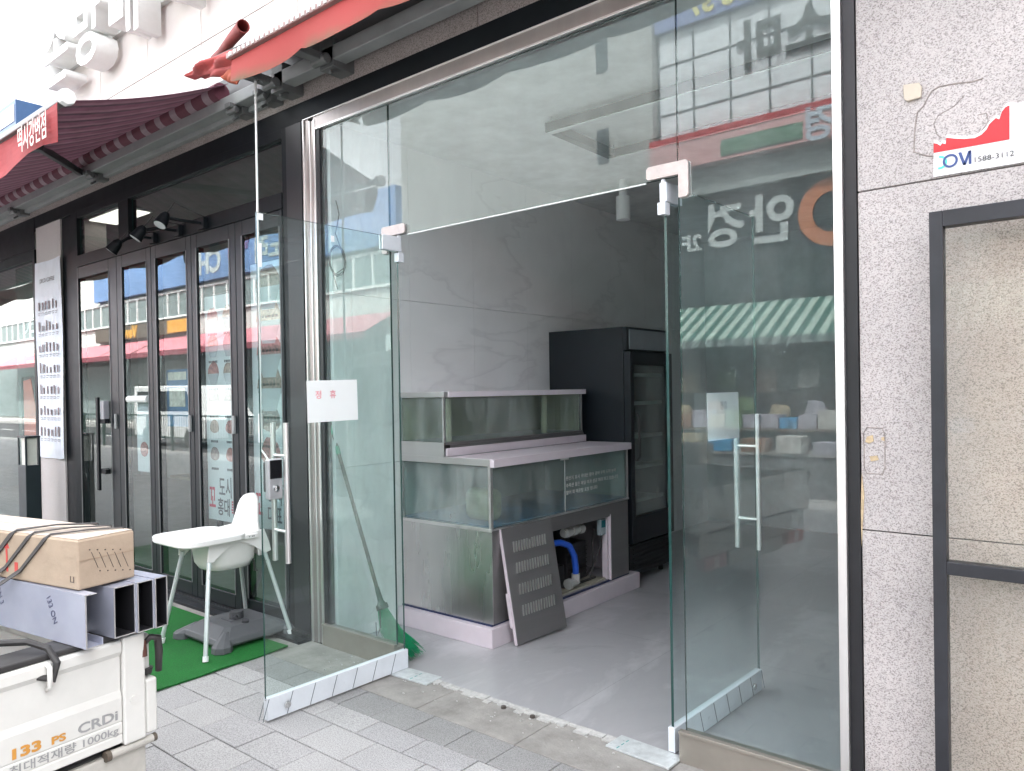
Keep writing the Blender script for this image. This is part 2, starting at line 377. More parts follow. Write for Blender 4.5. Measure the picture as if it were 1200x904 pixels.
b = MB(); b.box(-3.83, -3.692, F+.06, 8.2, 0, 3.26); b.box(-14.8, -3.7, 6.6, 6.75, 0, 3.3); b.box(-14.8, -14.65, F, 6.6, 0, 3.3)
b.build('party_wall', mat('grey_wall_paint', (.34, .34, .33), .8), bd)
b = MB(); b.box(-3.69, 3.0, 7.9, 8.1, 0, 3.3); b.box(2.9, 3.05, F+.3, 8.0, 0, 3.3); b.build('back_wall', mat('back_wall_paint', (.62, .65, .66), .75), bd)
b = MB(); b.box(-3.69, 3.0, F+.07, 8.0, 3.11, 3.2); b.build('ceiling', mat('ceiling_paint', (.72, .73, .72), .8), bd)
b = MB(); b.box(-14.8, -3.84, F+.12, 6.6, 3.19, 3.25); b.box(-14.8, -3.84, F+.1, 6.6, -.05, .02); b.build('neighbour_ceiling_and_floor', mat('neighbour_plaster', (.30, .29, .27), .7), bd)
# old glue lines and scars in the granite
glue = mat('old_glue', (.33, .29, .27), .9, 0, .25, 60)
def wallpts(L): return [(lambda p: (p.x, F-.0005, p.z))(P(x, y, 1, F)) for x, y in L]
b = MB(); b.tube(wallpts([(1152, 92), (1140, 96), (1120, 98), (1100, 102), (1092, 107), (1087, 115), (1082, 125), (1075, 132), (1072, 150), (1071, 178), (1082, 182), (1095, 184)]), .0022, 6); b.build('glue_line', glue, bd)
b = MB(); b.tube(wallpts([(1130, 112), (1118, 125), (1100, 135), (1094, 145), (1098, 158), (1104, 162)]), .0012, 6); b.build('glue_line', glue, bd)
b = MB(); b.tube(wallpts([(1146, 135), (1156, 133), (1158, 142), (1148, 158), (1138, 165)]), .0012, 6); b.build('glue_line', glue, bd)
b = MB(); b.tube(wallpts([(1016, 501), (1034, 502), (1037, 510), (1037, 548), (1034, 556), (1016, 555), (1013, 549), (1012, 508), (1016, 501)]), .0018, 6); b.build('glue_line', glue, bd)
b = MB()
tan = mat('dried_adhesive', (.52, .40, .25), .8, 0, .2, 40)
for L in ([(1016, 512), (1023, 510), (1024, 517), (1019, 520), (1014, 518)], [(1019, 535), (1028, 534), (1030, 539), (1021, 541)], [(1033, 513), (1036, 512), (1037, 517), (1033, 516)], [(1010, 555), (1013, 580), (1012, 600), (1010, 640), (1009, 600)]):
    b = MB(); b.prism([(x, F-.003, z) for x, _, z in wallpts(L)], (0, .003, 0)); b.build('adhesive_spot', tan, bd)

for nm_, x0_, x1_, lab_ in (('neighbour_building', 3.2, 26, 'plain stone building next to the pier, beyond the right edge'), ('neighbour_building', -70, -14.9, 'plain stone building beyond the cafe on the left')):
    nb_ = thing(nm_, lab_, 'building', (x0_, F, 0), 0, 'neighbouring buildings'); b = MB(); b.box(x0_, x1_, F, 9, 0, 9.5); b.build('wall', CLAD, nb_)
    b = MB()
    k_ = x0_+1
    while k_ < x1_-3: b.box(k_, k_+2.4, F-.02, F-.004, .3, 2.9); b.box(k_, k_+2.4, F-.02, F-.004, 4.6, 6.2); k_ += 3.4
    b.build('window', mat('far_window', (.04, .055, .06), .1), nb_)
# pad left where a device was
b = MB(); pts = wallpts([(1059, 101), (1078, 98), (1081, 103), (1080, 115), (1064, 120), (1060, 117)])
b.prism([(x, F-.012, z) for x, _, z in pts], (0, .012, 0))
tag(b.build('adhesive_pad', mat('beige_foam', (.58, .51, .42), .9, 0, .08), bevel=.002), 'small beige foam pad stuck on the granite pier', 'adhesive pad')

# torn sign
sg = thing('torn_sign', 'torn red and white plastic sign with phone number on granite pier', 'sign', P(1094, 207, 1, F))
tl = [(1094, 168), (1098, 168.5), (1102, 171), (1104, 168), (1108, 169), (1109, 161.5), (1118, 162.5), (1130, 163), (1142, 162), (1150, 158), (1156, 152), (1159, 146), (1163, 142), (1167, 138.5), (1171, 140), (1174, 131), (1178, 126), (1181.5, 124)]
def wp(x, y, d): q = P(x, y, 1, F-d); return (q.x, F-d, q.z)
b = MB(); b.prism([wp(x, y, .006) for x, y in [(1094, 207.5), (1191, 191.5), (1204, 189.2), (1204, 118), (1192, 121)]+[(x+.5, y-3+random.uniform(-1, 0)) for x, y in tl[::-1]]], (0, .005, 0)); b.build('sign_panel', mat('sign_white', (.80, .79, .80), .35, 0, .02), sg)
b = MB(); b.prism([wp(x, y, .0075) for x, y in [(1094, 179.5), (1183, 163.5), (1183, 124)]+tl[::-1]], (0, .0015, 0)); b.build('red_field', mat('sign_red', (.50, .02, .028), .35, 0, .03), sg)
o1 = P(1108, 189, 1, F-.009); navy = mat('sign_navy', (.035, .07, .22), .4, 0, .03)
ctr = P(1113.5, 188.5, 1, F-.009)
def arc(cx, cz, r0, r1, a0, a1, y, n=28):
    o = [(cx+r1*math.cos(R(a0+(a1-a0)*k/n)), y, cz+r1*math.sin(R(a0+(a1-a0)*k/n))) for k in range(n+1)]
    i = [(cx+r0*math.cos(R(a0+(a1-a0)*k/n)), y, cz+r0*math.sin(R(a0+(a1-a0)*k/n))) for k in range(n+1)]
    return o, i
def arcmesh(mb, *a):
    o, i = arc(*a)
    for k in range(len(o)-1):
        q = [o[k], o[k+1], i[k+1], i[k]]; mb.face([mb.bm.verts.new(p) for p in q])
b = MB(); arcmesh(b, ctr.x, ctr.z, .0145, .0215, 0, 360, F-.0085)
mx0 = ctr.x+.022; z0 = ctr.z-.021; z1 = ctr.z+.021
for L in ([(0, z1), (.009, z1), (.021, z0), (.013, z0)], [(.013, z0), (.021, z0), (.036, z1), (.028, z1)], [(.029, z0), (.036, z0), (.036, z1), (.029, z1-.004)]):
    b.prism([(mx0+p, F-.0085, q) for p, q in L], (0, .0008, 0))
b.build('navy_letters', navy, sg)
b = MB(); arcmesh(b, ctr.x-.030, ctr.z, .0145, .0215, -105, 95, F-.0082); b.build('teal_letter', mat('sign_teal', (.10, .62, .50), .4, 0, .03), sg)
p = P(1164, 186.5, 1, F-.009); text('1588-3112', .023, mat('sign_black', (.05, .05, .05), .5), 'phone_number', (p.x, F-.0085, p.z), (1, 0, 0), (0, 0, 1), sg, .0006, sx=1.1)

# black framed panel in front of the pier
bf = thing('framed_glass_panel', 'tall black framed tinted glass panel leaning flat before granite pier', 'glass panel', (-.2, 2.66, 0))
b = MB(); Y0, Y1 = 2.652, 2.70
b.box(-.478, -.44, Y0, Y1, 0, 2.035); b.box(-.44, .60, Y0, Y1, 1.985, 2.035); b.box(-.44, .6, Y0, Y1, .905, .945); b.box(-.44, .6, Y0, Y1, 0, .05); b.box(.6, .64, Y0, Y1, 0, 2.035)
b.build('frame', mat('black_steel', (.025, .026, .032), .4, .2, .15), bf, bevel=.002)
gp = glass('amber_tinted_glass', (.955, .935, .90), 1.22, .05)
pane(1, -.44, .6, 2.675, 2.681, .05, .905, 'pane', bf, gp); pane(1, -.44, .6, 2.675, 2.681, .945, 1.985, 'pane', bf, gp)

# ================================================================ GLASS SHOP FRONT
sf = thing('glass_shop_front', 'frameless glass shop front in stainless frame with open doorway', 'shop front', (-2.3, F, 0))
b = MB()
Yf, Yb = 2.735, 2.80
b.box(-3.84, -3.826, Yf-.006, Yb, .0, 3.145); b.box(-3.790, -3.778, Yf+.004, Yb, .0, 3.135); b.box(-3.742, -3.725, Yf, Yb, .0, 3.13)
b.box(-3.724, -.788, Yf, Yb, 3.068, 3.080); b.box(-3.84, -.74, Yf-.006, Yb, 3.1455, 3.152)
b.box(-.787, -.757, Yf, Yb, 0, 3.145)
b.build('frame', STEEL, sf, bevel=.002)
FWG = mat('warm_steel_face', (.42, .375, .36), .34, .75, .10, 3, stretch=(1, 1, .2))
b = MB(); b.box(-3.825, -3.791, Yf+.004, Yb, 0, 3.145); b.box(-3.777, -3.743, Yf+.010, Yb, 0, 3.13); b.box(-3.742, -.788, Yf+.003, Yb, 3.0805, 3.145); b.build('frame_face', FWG, sf)
b = MB(); b.box(-.7565, -.716, Yf+.02, Yb+.1, 0, 3.145); b.build('side_channel', BRONZE, sf, bevel=.001); b = MB(); b.box(-3.724, -3.69, 2.742, 2.79, .122, 3.066); b.build('side_channel', BRONZE, sf, bevel=.001)
b = MB(); b.box(-14, -.718, 2.742, 2.80, 3.152, 3.266); b.build('header', BLACK, sf, bevel=.002)
for x0, x1 in ((-3.724, -3.085), (-1.40, -.789)):
    b = MB(); b.box(x0, x1, 2.725, 2.80, .0, .115); b.box(x0, x1, 2.719, 2.745, .116, .130)
    b.build('base_rail', BASE_M, sf, bevel=.002)
pane(1, -3.722, -3.106, 2.756, 2.768, .118, 3.066, 'sidelight_pane', sf, glass('bright_haze_glass', (.93, .975, .975), 1.60, .085))  # diffuse film raised to paint in the brightness of this pane
pane(1, -1.384, -.79, 2.756, 2.768, .118, 3.066, 'sidelight_pane', sf, GL_FRONT)
pane(1, -3.103, -1.387, 2.756, 2.768, 2.345, 3.066, 'transom_pane', sf, GL_FRONT)
# L-shaped patch fittings clamping three panes
PLB = mat('film_covered_patch', (.50, .44, .42), .35, .1, .08, 30)
for sgn, xc in ((1, -3.105), (-1, -1.386)):
    b = MB()
    for y0, y1 in ((2.744, 2.7555), (2.7685, 2.780)):
        L = [(-.042, 2.255), (-.008, 2.255), (-.008, 2.348), (.125, 2.348), (.135, 2.356), (.135, 2.392), (.125, 2.402), (-.042, 2.402), (-.052, 2.392), (-.052, 2.265)]
        pts = [(xc+sgn*p, y0, z) for p, z in L]
        b.prism(pts if sgn > 0 else pts[::-1], (0, y1-y0, 0))
    b.build('patch_fitting', PLB, sf, bevel=.002)
b = MB(); b.box(-2.96, -1.53, 2.757, 2.767, 2.338, 2.3445); b.build('edge_strip', mat('clear_strip', (.6, .64, .62), .3), sf)

# glass doors: built in local frame, hinge at origin, leaf along +x
def glass_door(name, label, loc, rz, tint, lock):
    d = thing(name, label, 'glass door', loc, rz, 'pair of open frameless glass doors', local=True)
    L = .845
    pane(1, .012, L, -.006, .006, .10, 2.33, 'pane', d, tint)
    b = MB(); b.box(.0, L, -.0155, .0155, .012, .112); rail = b.build('bottom_rail', FILM, d, bevel=.001)
    b = MB()
    for k in range(7):
        x = .10+k*.125
        for y in (-.0165, .0165):
            b.prism([(x+.018, y, .014), (x+.021, y, .014), (x-.012, y, .110), (x-.015, y, .110)], (0, .0008 if y > 0 else -.0008, 0))
    b.build('film_seam', DARKLINE, rail)
    b = MB()
    for y in (-1, 1): b.tube([(L-.10, y*.0155, .058), (L-.10, y*.028, .058)], .016, 16)
    b.build('floor_lock', CHROME, rail, bevel=.002)
    b = MB(); b.box(-.004, .125, -.016, -.0065, 2.255, 2.334); b.box(-.004, .125, .0065, .016, 2.255, 2.334); b.box(-.02, .02, -.018, .018, 2.20, 2.25)
    b.tube([(.0, 0, 2.24), (0, 0, 2.345)], .009, 10)
    b.build('top_hinge_patch', FILM, d, bevel=.002)
    b = MB()
    for y in (-.055, .055):
        b.tube([(L-.098, y, .72), (L-.098, y, 1.368)], .0125, 14)
    for z in (.865, 1.215): b.tube([(L-.098, -.055, z), (L-.098, .055, z)], .008, 10)
    b.build('pull_handle', STEEL, d, smooth=False)
    if lock:
        b = MB(); b.box(L-.088, L-.014, .0075, .040, 1.02, 1.205); lk = b.build('digital_lock', mat('silver_plastic', (.55, .56, .58), .3, .6, .04), d, bevel=.008, seg=3)
        b = MB(); b.box(L-.082, L-.020, .0405, .044, 1.115, 1.20); b.build('keypad', mat('gloss_black', (.01, .01, .012), .12), lk, bevel=.004)
        b = MB(); b.tube([(L-.05, .040, 1.07), (L-.05, .048, 1.07)], .014, 16); b.box(L-.054, L-.046, .048, .054, 1.058, 1.082); b.build('thumb_turn', CHROME, lk)
        b = MB(); b.box(L-.095, L-.03, -.036, -.0075, 1.05, 1.19); b.build('inner_lock_body', mat('dark_grey_plastic', (.04, .04, .042), .4), lk, bevel=.006)
        b = MB(); b.box(L-.03, L, .0068, .009, 2.295, 2.325); b.box(L-.02, L-.002, .0068, .009, 2.08, 2.19)
        b.box(L-.42, L-.40, .0068, .009, 2.25, 2.28)
        b.build('adhesive_tape', PAPER, d)
    return d
glass_door('glass_door', 'frameless glass door swung out over the paving with digital lock', (-3.035, 2.762, 0), R(-91.5), GL_DOOR, True)
glass_door('glass_door', 'frameless glass door swung into the shop with paper notice and no lock', (-1.452, 2.762, 0), R(87.5), GL_FRONT, False)
FPL = mat('film_covered_plate', (.60, .63, .63), .3, .2, .12, 25, .3, 15)
for (xx, lab, rz) in ((-3.0, 'film covered floor hinge plate under the outward open door', 4), (-1.50, 'film covered floor hinge plate under the inward open door', -3)):
    pl = thing('floor_hinge_plate', lab, 'hinge plate', (xx, 2.70, 0), R(rz), 'floor hinge plates in the doorway', local=True)
    b = MB(); b.box(-.10 if xx < -2 else -.20, .22 if xx < -2 else .10, -.055, .065, .002, .011); q = b.build('plate', FPL, pl, bevel=.002)
    b = MB()
    for k in range(3): b.box(.10 if xx < -2 else -.15, .105 if xx < -2 else -.145, -.05+k*.035, -.03+k*.035, .011, .0117)
    b.build('film_print', mat('teal_print', (.1, .35, .33), .5), q)

# notices
def notice(c4, name, label, words, wm, n):
    b = MB(); b.prism([Vector(p)+Vector(n)*.0005 for p in c4], Vector(n)*.0008)
    o = tag(b.build(name, PAPER), label, 'notice', 'paper notices taped on the doors')
    tl_, tr_, br_, bl_ = [Vector(p) for p in c4]
    xd = (tr_-tl_).normalized(); ud = (tl_-bl_).normalized()
    for s_, u, v in words:
        text(s_, .042, wm, 'writing', tl_+(tr_-tl_)*u+(bl_-tl_)*v+Vector(n)*.002, xd, ud, o, .0006, .0006)
    return o
def PX(px, py, x, off): q = P(px, py, 0, x); return q
c4 = [P(359, 446.5, 0, -3.035), P(418, 445, 0, -3.02), P(419.5, 492, 0, -3.02), P(360.5, 496, 0, -3.035)]
o = notice(c4, 'paper_notice', 'white paper notice with faint red writing on the outward open door', [('정', .22, .42), ('휴', .50, .42)], mat('faint_red', (.80, .30, .34), .8), (1, 0, 0))
c4 = [P(828, 461, 0, -1.405), P(865, 459.5, 0, -1.40), P(866, 513, 0, -1.40), P(829.5, 517.5, 0, -1.405)]
notice(c4, 'paper_notice', 'plain pale paper notice taped on the inward open door', [('정휴', .5, .35)], mat('faint_grey', (.66, .67, .69), .8), (1, 0, 0))

# ================================================================ INTERIOR OF THE EMPTY SHOP
# aquarium, two tiers, against the marble wall, front facing +x
aq = thing('display_aquarium', 'two tier steel and glass seafood display aquarium with pink film edges', 'aquarium', (-3.3, 4.1, 0))
b = MB(); b.box(-3.655, -2.852, 3.262, 4.96, .004, .118); b.build('plinth', PINKF, aq, bevel=.002)
b = MB(); b.box(-3.655, -2.885, 3.30, 4.86, .119, .128); b.build('base_gap', mat('deep_blue_gap', (.02, .03, .09), .5), aq)
b = MB()   # cabinet with access opening
x0, x1 = -3.655, -2.88
b.box(x0, x1, 3.306, 3.309, .13, .678)
b.build('side_panel', STEEL_M, aq)
b = MB()
b.box(x1-.012, x1, 3.31, 3.72, .13, .678); b.box(x1-.012, x1, 3.72, 4.60, .585, .678); b.box(x1-.012, x1, 4.60, 4.85, .13, .678)
b.box(x0, x1, 4.84, 4.85, .13, .678) if False else None
b.build('front_panel', STEEL_F, aq, bevel=.001)
b = MB(); b.box(x0, x0+.02, 3.32, 4.83, .14, .66); b.box(x0, x1-.02, 4.835, 4.85, .14, .66); b.box(x0, x1-.014, 3.32, 4.83, .662, .677); b.box(x0, x1-.014, 3.32, 4.83, .13, .137); b.build('cabinet_lining', mat('cabinet_inside', (.30, .28, .30), .6), aq)
b = MB(); b.box(x1-.055, x1-.013, 4.575, 4.598, .137, .584); b.box(x1-.03, x1+.004, 4.598, 4.606, .13, .60); b.build('opening_edge', PINKF, aq)
b = MB(); b.box(x0+.1, x1-.02, 3.8, 4.56, .137, .15); b.build('chiller_tray', mat('dusty_tray', (.36, .34, .27), .8, 0, .15, 20), aq)
# plumbing seen through the opening
b = MB(); b.box(-3.30, -3.02, 4.25, 4.50, .15, .42); b.tube([(-3.10, 4.30, .40), (-3.10, 4.30, .55)], .06, 14); b.box(-3.2, -3.0, 4.05, 4.2, .16, .30)
b.build('pump', mat('pump_black', (.02, .02, .022), .35), aq, bevel=.01)
b = MB()
for k in range(8): b.tube([(-3.02, 4.25+.001*k, .17+.03*k), (-3.0, 4.3, .17+.03*k), (-3.02, 4.5, .17+.03*k)], .004, 6)
b.tube([(-2.98, 4.1, .17), (-2.96, 4.4, .19), (-2.98, 4.52, .23), (-2.99, 4.53, .40), (-2.96, 4.51, .50)], .009, 8)
b.tube([(-3.0, 4.0, .2), (-2.95, 4.15, .16), (-2.95, 4.5, .16)], .009, 8)
b.build('cable', RUBBER, aq)
b = MB(); b.tube([(-2.97, 3.80, .47), (-2.94, 3.92, .495), (-2.92, 4.04, .485), (-2.92, 4.14, .45), (-2.92, 4.20, .37), (-2.92, 4.215, .29), (-2.92, 4.215, .22)], .022, 14); b.build('blue_hose', mat('blue_hose', (.02, .10, .55), .3, 0, .05), aq, smooth=True)
b = MB(); b.tube([(-2.92, 4.215, .245), (-2.92, 4.215, .185)], .030, 16); b.tube([(-2.92, 4.13, .19), (-2.92, 4.22, .19)], .028, 16); b.tube([(-2.92, 4.12, .19), (-2.92, 4.15, .19)], .036, 16)
b.build('pipe_fitting', mat('pvc_grey', (.42, .42, .40), .4), aq); b = MB()
for y in (4.12, 4.20, 4.28): b.tube([(-2.94, y, .535), (-2.94, y+.045, .535)], .034, 16)
b.tube([(-2.94, 4.10, .535), (-2.94, 4.34, .535)], .026, 16)
b.build('pipe_fitting', mat('pvc_grey', (.42, .42, .40), .4), aq, smooth=False)
b = MB(); b.box(-2.93, -2.897, 4.50, 4.57, .46, .575); th = b.build('thermostat', mat('thermostat_grey', (.30, .36, .38), .4), aq, bevel=.004)
b = MB(); b.box(-2.8965, -2.894, 4.51, 4.56, .515, .565); b.build('display', mat('thermostat_teal', (.03, .16, .18), .2), th)
b = MB(); b.tube([(-2.91, 4.53, .46), (-2.92, 4.52, .38), (-2.93, 4.47, .28), (-2.94, 4.42, .18)], .007, 8); b.build('thermostat_cable', RUBBER, th)
# lower tank
b = MB(); b.box(x0, x1+.004, 3.300, 4.86, .678, .690); b.box(x0, x1+.006, 3.297, 3.301, .672, .692); b.build('tank_floor_frame', STEEL, aq, bevel=.001)
pane(0, x1-.012, x1-.002, 3.32, 4.84, .691, 1.055, 'front_glass', aq, GL_TANK)
pane(1, x0, x1-.012, 3.306, 3.316, .691, 1.055, 'side_glass', aq, GL_TANK)
b = MB(); b.box(x1-.016, x1+.002, 3.300, 3.32, .690, 1.057); b.box(x1-.016, x1+.0, 4.84, 4.86, .690, 1.057); b.box(x0, x0+.02, 3.301, 3.317, .69, 1.057); b.build('corner_post', STEEL_D, aq)
b = MB(); b.box(x1-.001, x1+.001, 4.046, 4.052, .692, 1.055); b.box(x1-.001, x1+.006, 4.0, 4.09, 1.035, 1.055); b.build('glass_joint', mat('silicone', (.5, .55, .53), .4), aq)
b = MB(); b.box(x0, x0+.01, 3.32, 4.85, .69, 1.055); b.box(x0, x1-.03, 4.852, 4.858, .69, 1.055); b.build('tank_back', mat('tank_teal', (.30, .40, .39), .5, 0, .08), aq)
b = MB(); b.box(x0+.012, x1-.02, 3.33, 4.83, .691, .70); b.build('tank_bottom', mat('tank_blue', (.05, .17, .33), .5, 0, .15, 5), aq)
b = MB(); b.box(-3.22, -2.98, 3.42, 3.55, .70, .90); b.build('filter_sponge', mat('yellow_sponge', (.34, .33, .22), .9, 0, .25, 9, .4), aq, bevel=.055, seg=4)
# lower rim: steel band at side, pink lip at front
b = MB(); b.box(x0, x1-.0, 3.296, 3.36, 1.058, 1.098); b.box(x0, -3.25, 3.298, 3.30, 1.098, 1.185); b.build('rim_band', STEEL_D, aq, bevel=.001)
b = MB(); b.box(-3.22, x1+.032, 3.3, 4.86, 1.091, 1.099) ; b.box(x1+.001, x1+.032, 3.299, 4.86, 1.052, 1.0905); b.box(-3.249, -3.235, 3.31, 4.84, 1.0995, 1.150); b.build('pink_lip', PINKF, aq, bevel=.001)
b = MB(); b.box(x0, -3.256, 3.36, 4.84, 1.0995, 1.168); b.build('upper_base', STEEL_F, aq)
# upper tank
pane(0, -3.262, -3.254, 3.32, 4.80, 1.186, 1.462, 'upper_front_glass', aq, GL_TANK); pane(1, x0, -3.262, 3.31, 3.318, 1.186, 1.462, 'upper_side_glass', aq, GL_TANK)
b = MB(); b.box(x0, -3.25, 3.312, 4.82, 1.17, 1.185); b.build('upper_tank_floor', STEEL_F, aq)
b = MB(); b.box(-3.266, -3.252, 3.302, 3.316, 1.186, 1.463); b.box(-3.266, -3.252, 4.80, 4.815, 1.186, 1.463); b.box(x0, x0+.016, 3.302, 3.316, 1.186, 1.463); b.build('upper_corner_post', STEEL_D, aq)
b = MB(); b.box(x0, x0+.012, 3.32, 4.8, 1.186, 1.462); b.box(x0, -3.27, 4.79, 4.80, 1.186, 1.462); b.build('upper_tank_back', mat('tank_olive', (.36, .35, .20), .6, 0, .08), aq)
b = MB(); b.box(x0, -3.245, 3.300, 3.335, 1.464, 1.498); b.build('upper_rim', STEEL_D, aq, bevel=.001)
b = MB(); b.box(x0+.002, -3.236, 3.336, 4.85, 1.464, 1.5); b.build('lid', mat('pale_lid', (.74, .68, .72), .4, 0, .02), aq, bevel=.002)
for yy, dx in ((3.40, .05), (4.42, .06)):
    b = MB(); b.tube([(-3.262-dx, yy, 1.186), (-3.262-dx, yy, 1.455)], .022, 16); b.build('standpipe', mat('cream_pipe', (.62, .52, .38), .5, 0, .05), aq, smooth=False)
b = MB()
for z, s_ in ((.90, '원산지 표시 국내산 활어 광어 우럭 도미 농어'), (.852, '수족관 물은 매일 여과 살균 처리 하고 있습니다'), (.804, '활어 회 매운탕 포장 됩니다')):
    text(s_, .030, mat('white_vinyl', (.62, .65, .62), .6), 'glass_lettering', (x1+.0005, 4.06, z), (0, 1, 0), (0, 0, 1), aq, .0006, 0, 'LEFT', sx=1.13)
b.bm.free()

# louvred access panel leaning on the cabinet
BL, BR = P(607, 759, 2, 0), P(665, 739, 2, 0); TL = P(584, 624, 0, -2.874)
ex = (BR-BL); W_ = ex.length; ex.normalize(); ez = (TL-BL); ez = (ez-ex*ez.dot(ex)); 
shear = (TL-BL).dot(ex)
ez = (TL-BL); H_ = ez.length; ez.normalize(); ez2 = (ez-ex*ez.dot(ex)).normalized()
# keep it rigid: square plate turned in its own plane
ang = math.atan2(ez.dot(ex), ez.dot(ez2)); ex_r = (ex*math.cos(ang*.5)-ez2*math.sin(ang*.5)); ez_r = (ez2*math.cos(ang*.5)+ex*math.sin(ang*.5))
nn = ex_r.cross(ez_r).normalized()
if nn.x < 0: nn = -nn
vp = thing('louvred_access_panel', 'grey steel access panel with four louvre rows leaning on aquarium cabinet', 'access panel', BL)
Mx = Matrix((ex_r, ez_r, nn)).transposed().to_4x4(); Mx.translation = BL+Vector((0, 0, .012))
b = MB(); b.box(0, W_, 0, H_, -.014, 0, Mx); b.build('plate', STEEL_F, vp, bevel=.0015)
b = MB(); b.box(-.006, -.001, .0, H_, -.02, .001, Mx); b.box(-.012, -.001, .1, .3, -.03, -.005, Mx); b.build('film_edge', PINKF, vp)
for rw in range(4):
    b = MB()
    for k in range(13):
        u = W_*(.17+.052*k); v0 = H_*(.78-rw*.185)
        b.prism([Mx @ Vector((u, v0, .001)), Mx @ Vector((u+.008, v0, .001)), Mx @ Vector((u+.014, v0+.062, .001)), Mx @ Vector((u+.006, v0+.062, .001))], nn*.006)
    b.build('louvre_row', mat('louvre_bright', (.60, .60, .58), .3, .9, .05), vp)
b = MB(); b.prism([BL+Vector((-.004, .0, .01)), BL+Vector((-.10, -.01, .0)), TL+Vector((-.01, 0, -.01))], (0, .004, 0)); b.bm.free()

# display fridge
fr = thing('display_fridge', 'tall black display fridge with glass door beside aquarium', 'fridge', (-3.28, 5.3, 0))
FB = mat('fridge_black', (.010, .014, .019), .35, 0, .1, 3)
b = MB(); b.box(-3.655, -3.0, 4.945, 5.62, .06, 1.97); 
b.bm.free(); b = MB()
b.box(-3.655, -2.96, 4.945, 4.975, .06, 1.97); b.box(-3.655, -2.96, 5.59, 5.62, .06, 1.97); b.box(-3.655, -3.62, 4.975, 5.59, .06, 1.97); b.box(-3.62, -2.96, 4.975, 5.59, 1.78, 1.97); b.box(-3.62, -2.96, 4.975, 5.59, .06, .30)
b.build('cabinet', FB, fr, bevel=.003)
b = MB(); b.box(-2.957, -2.925, 4.945, 5.62, 1.79, 1.968); b.build('header_surround', FB, fr, bevel=.002)
b = MB(); b.box(-2.9245, -2.918, 4.975, 5.60, 1.80, 1.95); b.build('header_panel', mat('frosted_header', (.25, .28, .30), .3, 0, .05), fr)
dr = None
b = MB(); b.box(-2.955, -2.90, 4.947, 5.0, .32, 1.78); b.box(-2.955, -2.90, 5.57, 5.618, .32, 1.78); b.box(-2.955, -2.90, 5.0, 5.57, 1.68, 1.78); b.box(-2.955, -2.90, 5.0, 5.57, .32, .52); dr = b.build('door', FB, fr, bevel=.003)
pane(0, -2.935, -2.925, 5.0, 5.57, .52, 1.68, 'door_glass', dr, GL_TANK)
b = MB(); b.tube([(-2.895, 5.02, .95), (-2.87, 5.02, .98), (-2.87, 5.02, 1.28), (-2.895, 5.02, 1.31)], .01, 10); b.build('door_handle', mat('dark_grip', (.03, .03, .03), .4), dr)
b = MB()
for z in (.62, .88, 1.12, 1.38, 1.6):
    b.box(-3.6, -2.98, 4.99, 5.58, z, z+.006); b.box(-2.985, -2.975, 4.99, 5.58, z-.012, z+.018)
b.build('wire_shelf', mat('shelf_wire', (.35, .36, .36), .4, .5), fr)
b = MB(); b.box(-2.957, -2.93, 4.95, 5.61, .07, .30)
for k in range(6): b.box(-2.93, -2.922, 5.0, 5.56, .09+k*.034, .105+k*.034)
b.build('kick_grille', mat('grille_black', (.012, .013, .015), .4), fr)
b = MB()
for x in (-3.6, -3.0):
    for y in (5.0, 5.56): b.tube([(x, y, .004), (x, y, .06)], .02, 10)
b.build('foot', RUBBER, fr)

# ceiling light frame and spotlight
b = MB(); DL = mat('lamp_rail_grey', (.045, .05, .05), .4, .4)
for z0, z1 in ((3.02, 3.075),):
    b.box(-2.65, .6, 3.58, 3.635, z0, z1); b.box(-2.65, .6, 4.26, 4.315, z0, z1); b.box(-2.65, -2.595, 3.635, 4.26, z0, z1); b.box(.545, .6, 3.635, 4.26, z0, z1)
lr = thing('ceiling_light_frame', 'rectangular unlit grey strip light frame under the shop ceiling', 'ceiling light', (-1.0, 3.95, 3.11))
b.build('rail', DL, lr, bevel=.002)
b = MB()
for x, y in ((-2.62, 3.6), (-2.62, 4.29), (.57, 3.6), (.57, 4.29), (-1, 3.6), (-1, 4.29)): b.tube([(x, y, 3.075), (x, y, 3.11)], .006, 8)
b.build('suspension', STEEL, lr)
b = MB(); b.box(-2.64, .59, 3.59, 3.625, 3.014, 3.0195); b.box(-2.64, .59, 4.27, 4.305, 3.014, 3.0195); b.build('diffuser', mat('opal_diffuser', (.7, .71, .7), .5), lr)
ps = thing('ceiling_spotlight', 'white cylinder spotlight hanging below the empty shop ceiling', 'spotlight', (-3.0, 5.05, 3.11))
b = MB(); b.tube([(-3.0, 5.05, 2.98), (-3.0, 5.05, 3.11)], .03, 16); b.build('stem', WHITE, ps); b = MB(); b.tube([(-3.0, 5.05, 2.80), (-3.0, 5.05, 2.98)], .055, 20); b.build('shade', WHITE, ps, bevel=.004)
# coiled cable on the marble wall
b = MB(); q = P(391, 305, 0, -3.645)
pts = []
for k in range(64):
    a = k/16*2*math.pi; rr = .065+.004*math.sin(k*.9)
    pts.append((-3.648+.0015*math.sin(k), q.y+.03+rr*.9*math.cos(a), q.z+rr*1.35*math.sin(a)))
b.tube([(-3.652, q.y+.03, q.z+.36), (-3.65, q.y+.05, q.z+.28), (-3.648, q.y+.02, q.z+.16)]+pts+[(-3.648, q.y-.0, q.z-.09), (-3.65, q.y+.03, q.z-.17)], .0035, 6)
tag(b.build('coiled_cable', RUBBER), 'thin black cable coiled against the marble wall behind glass', 'cable')

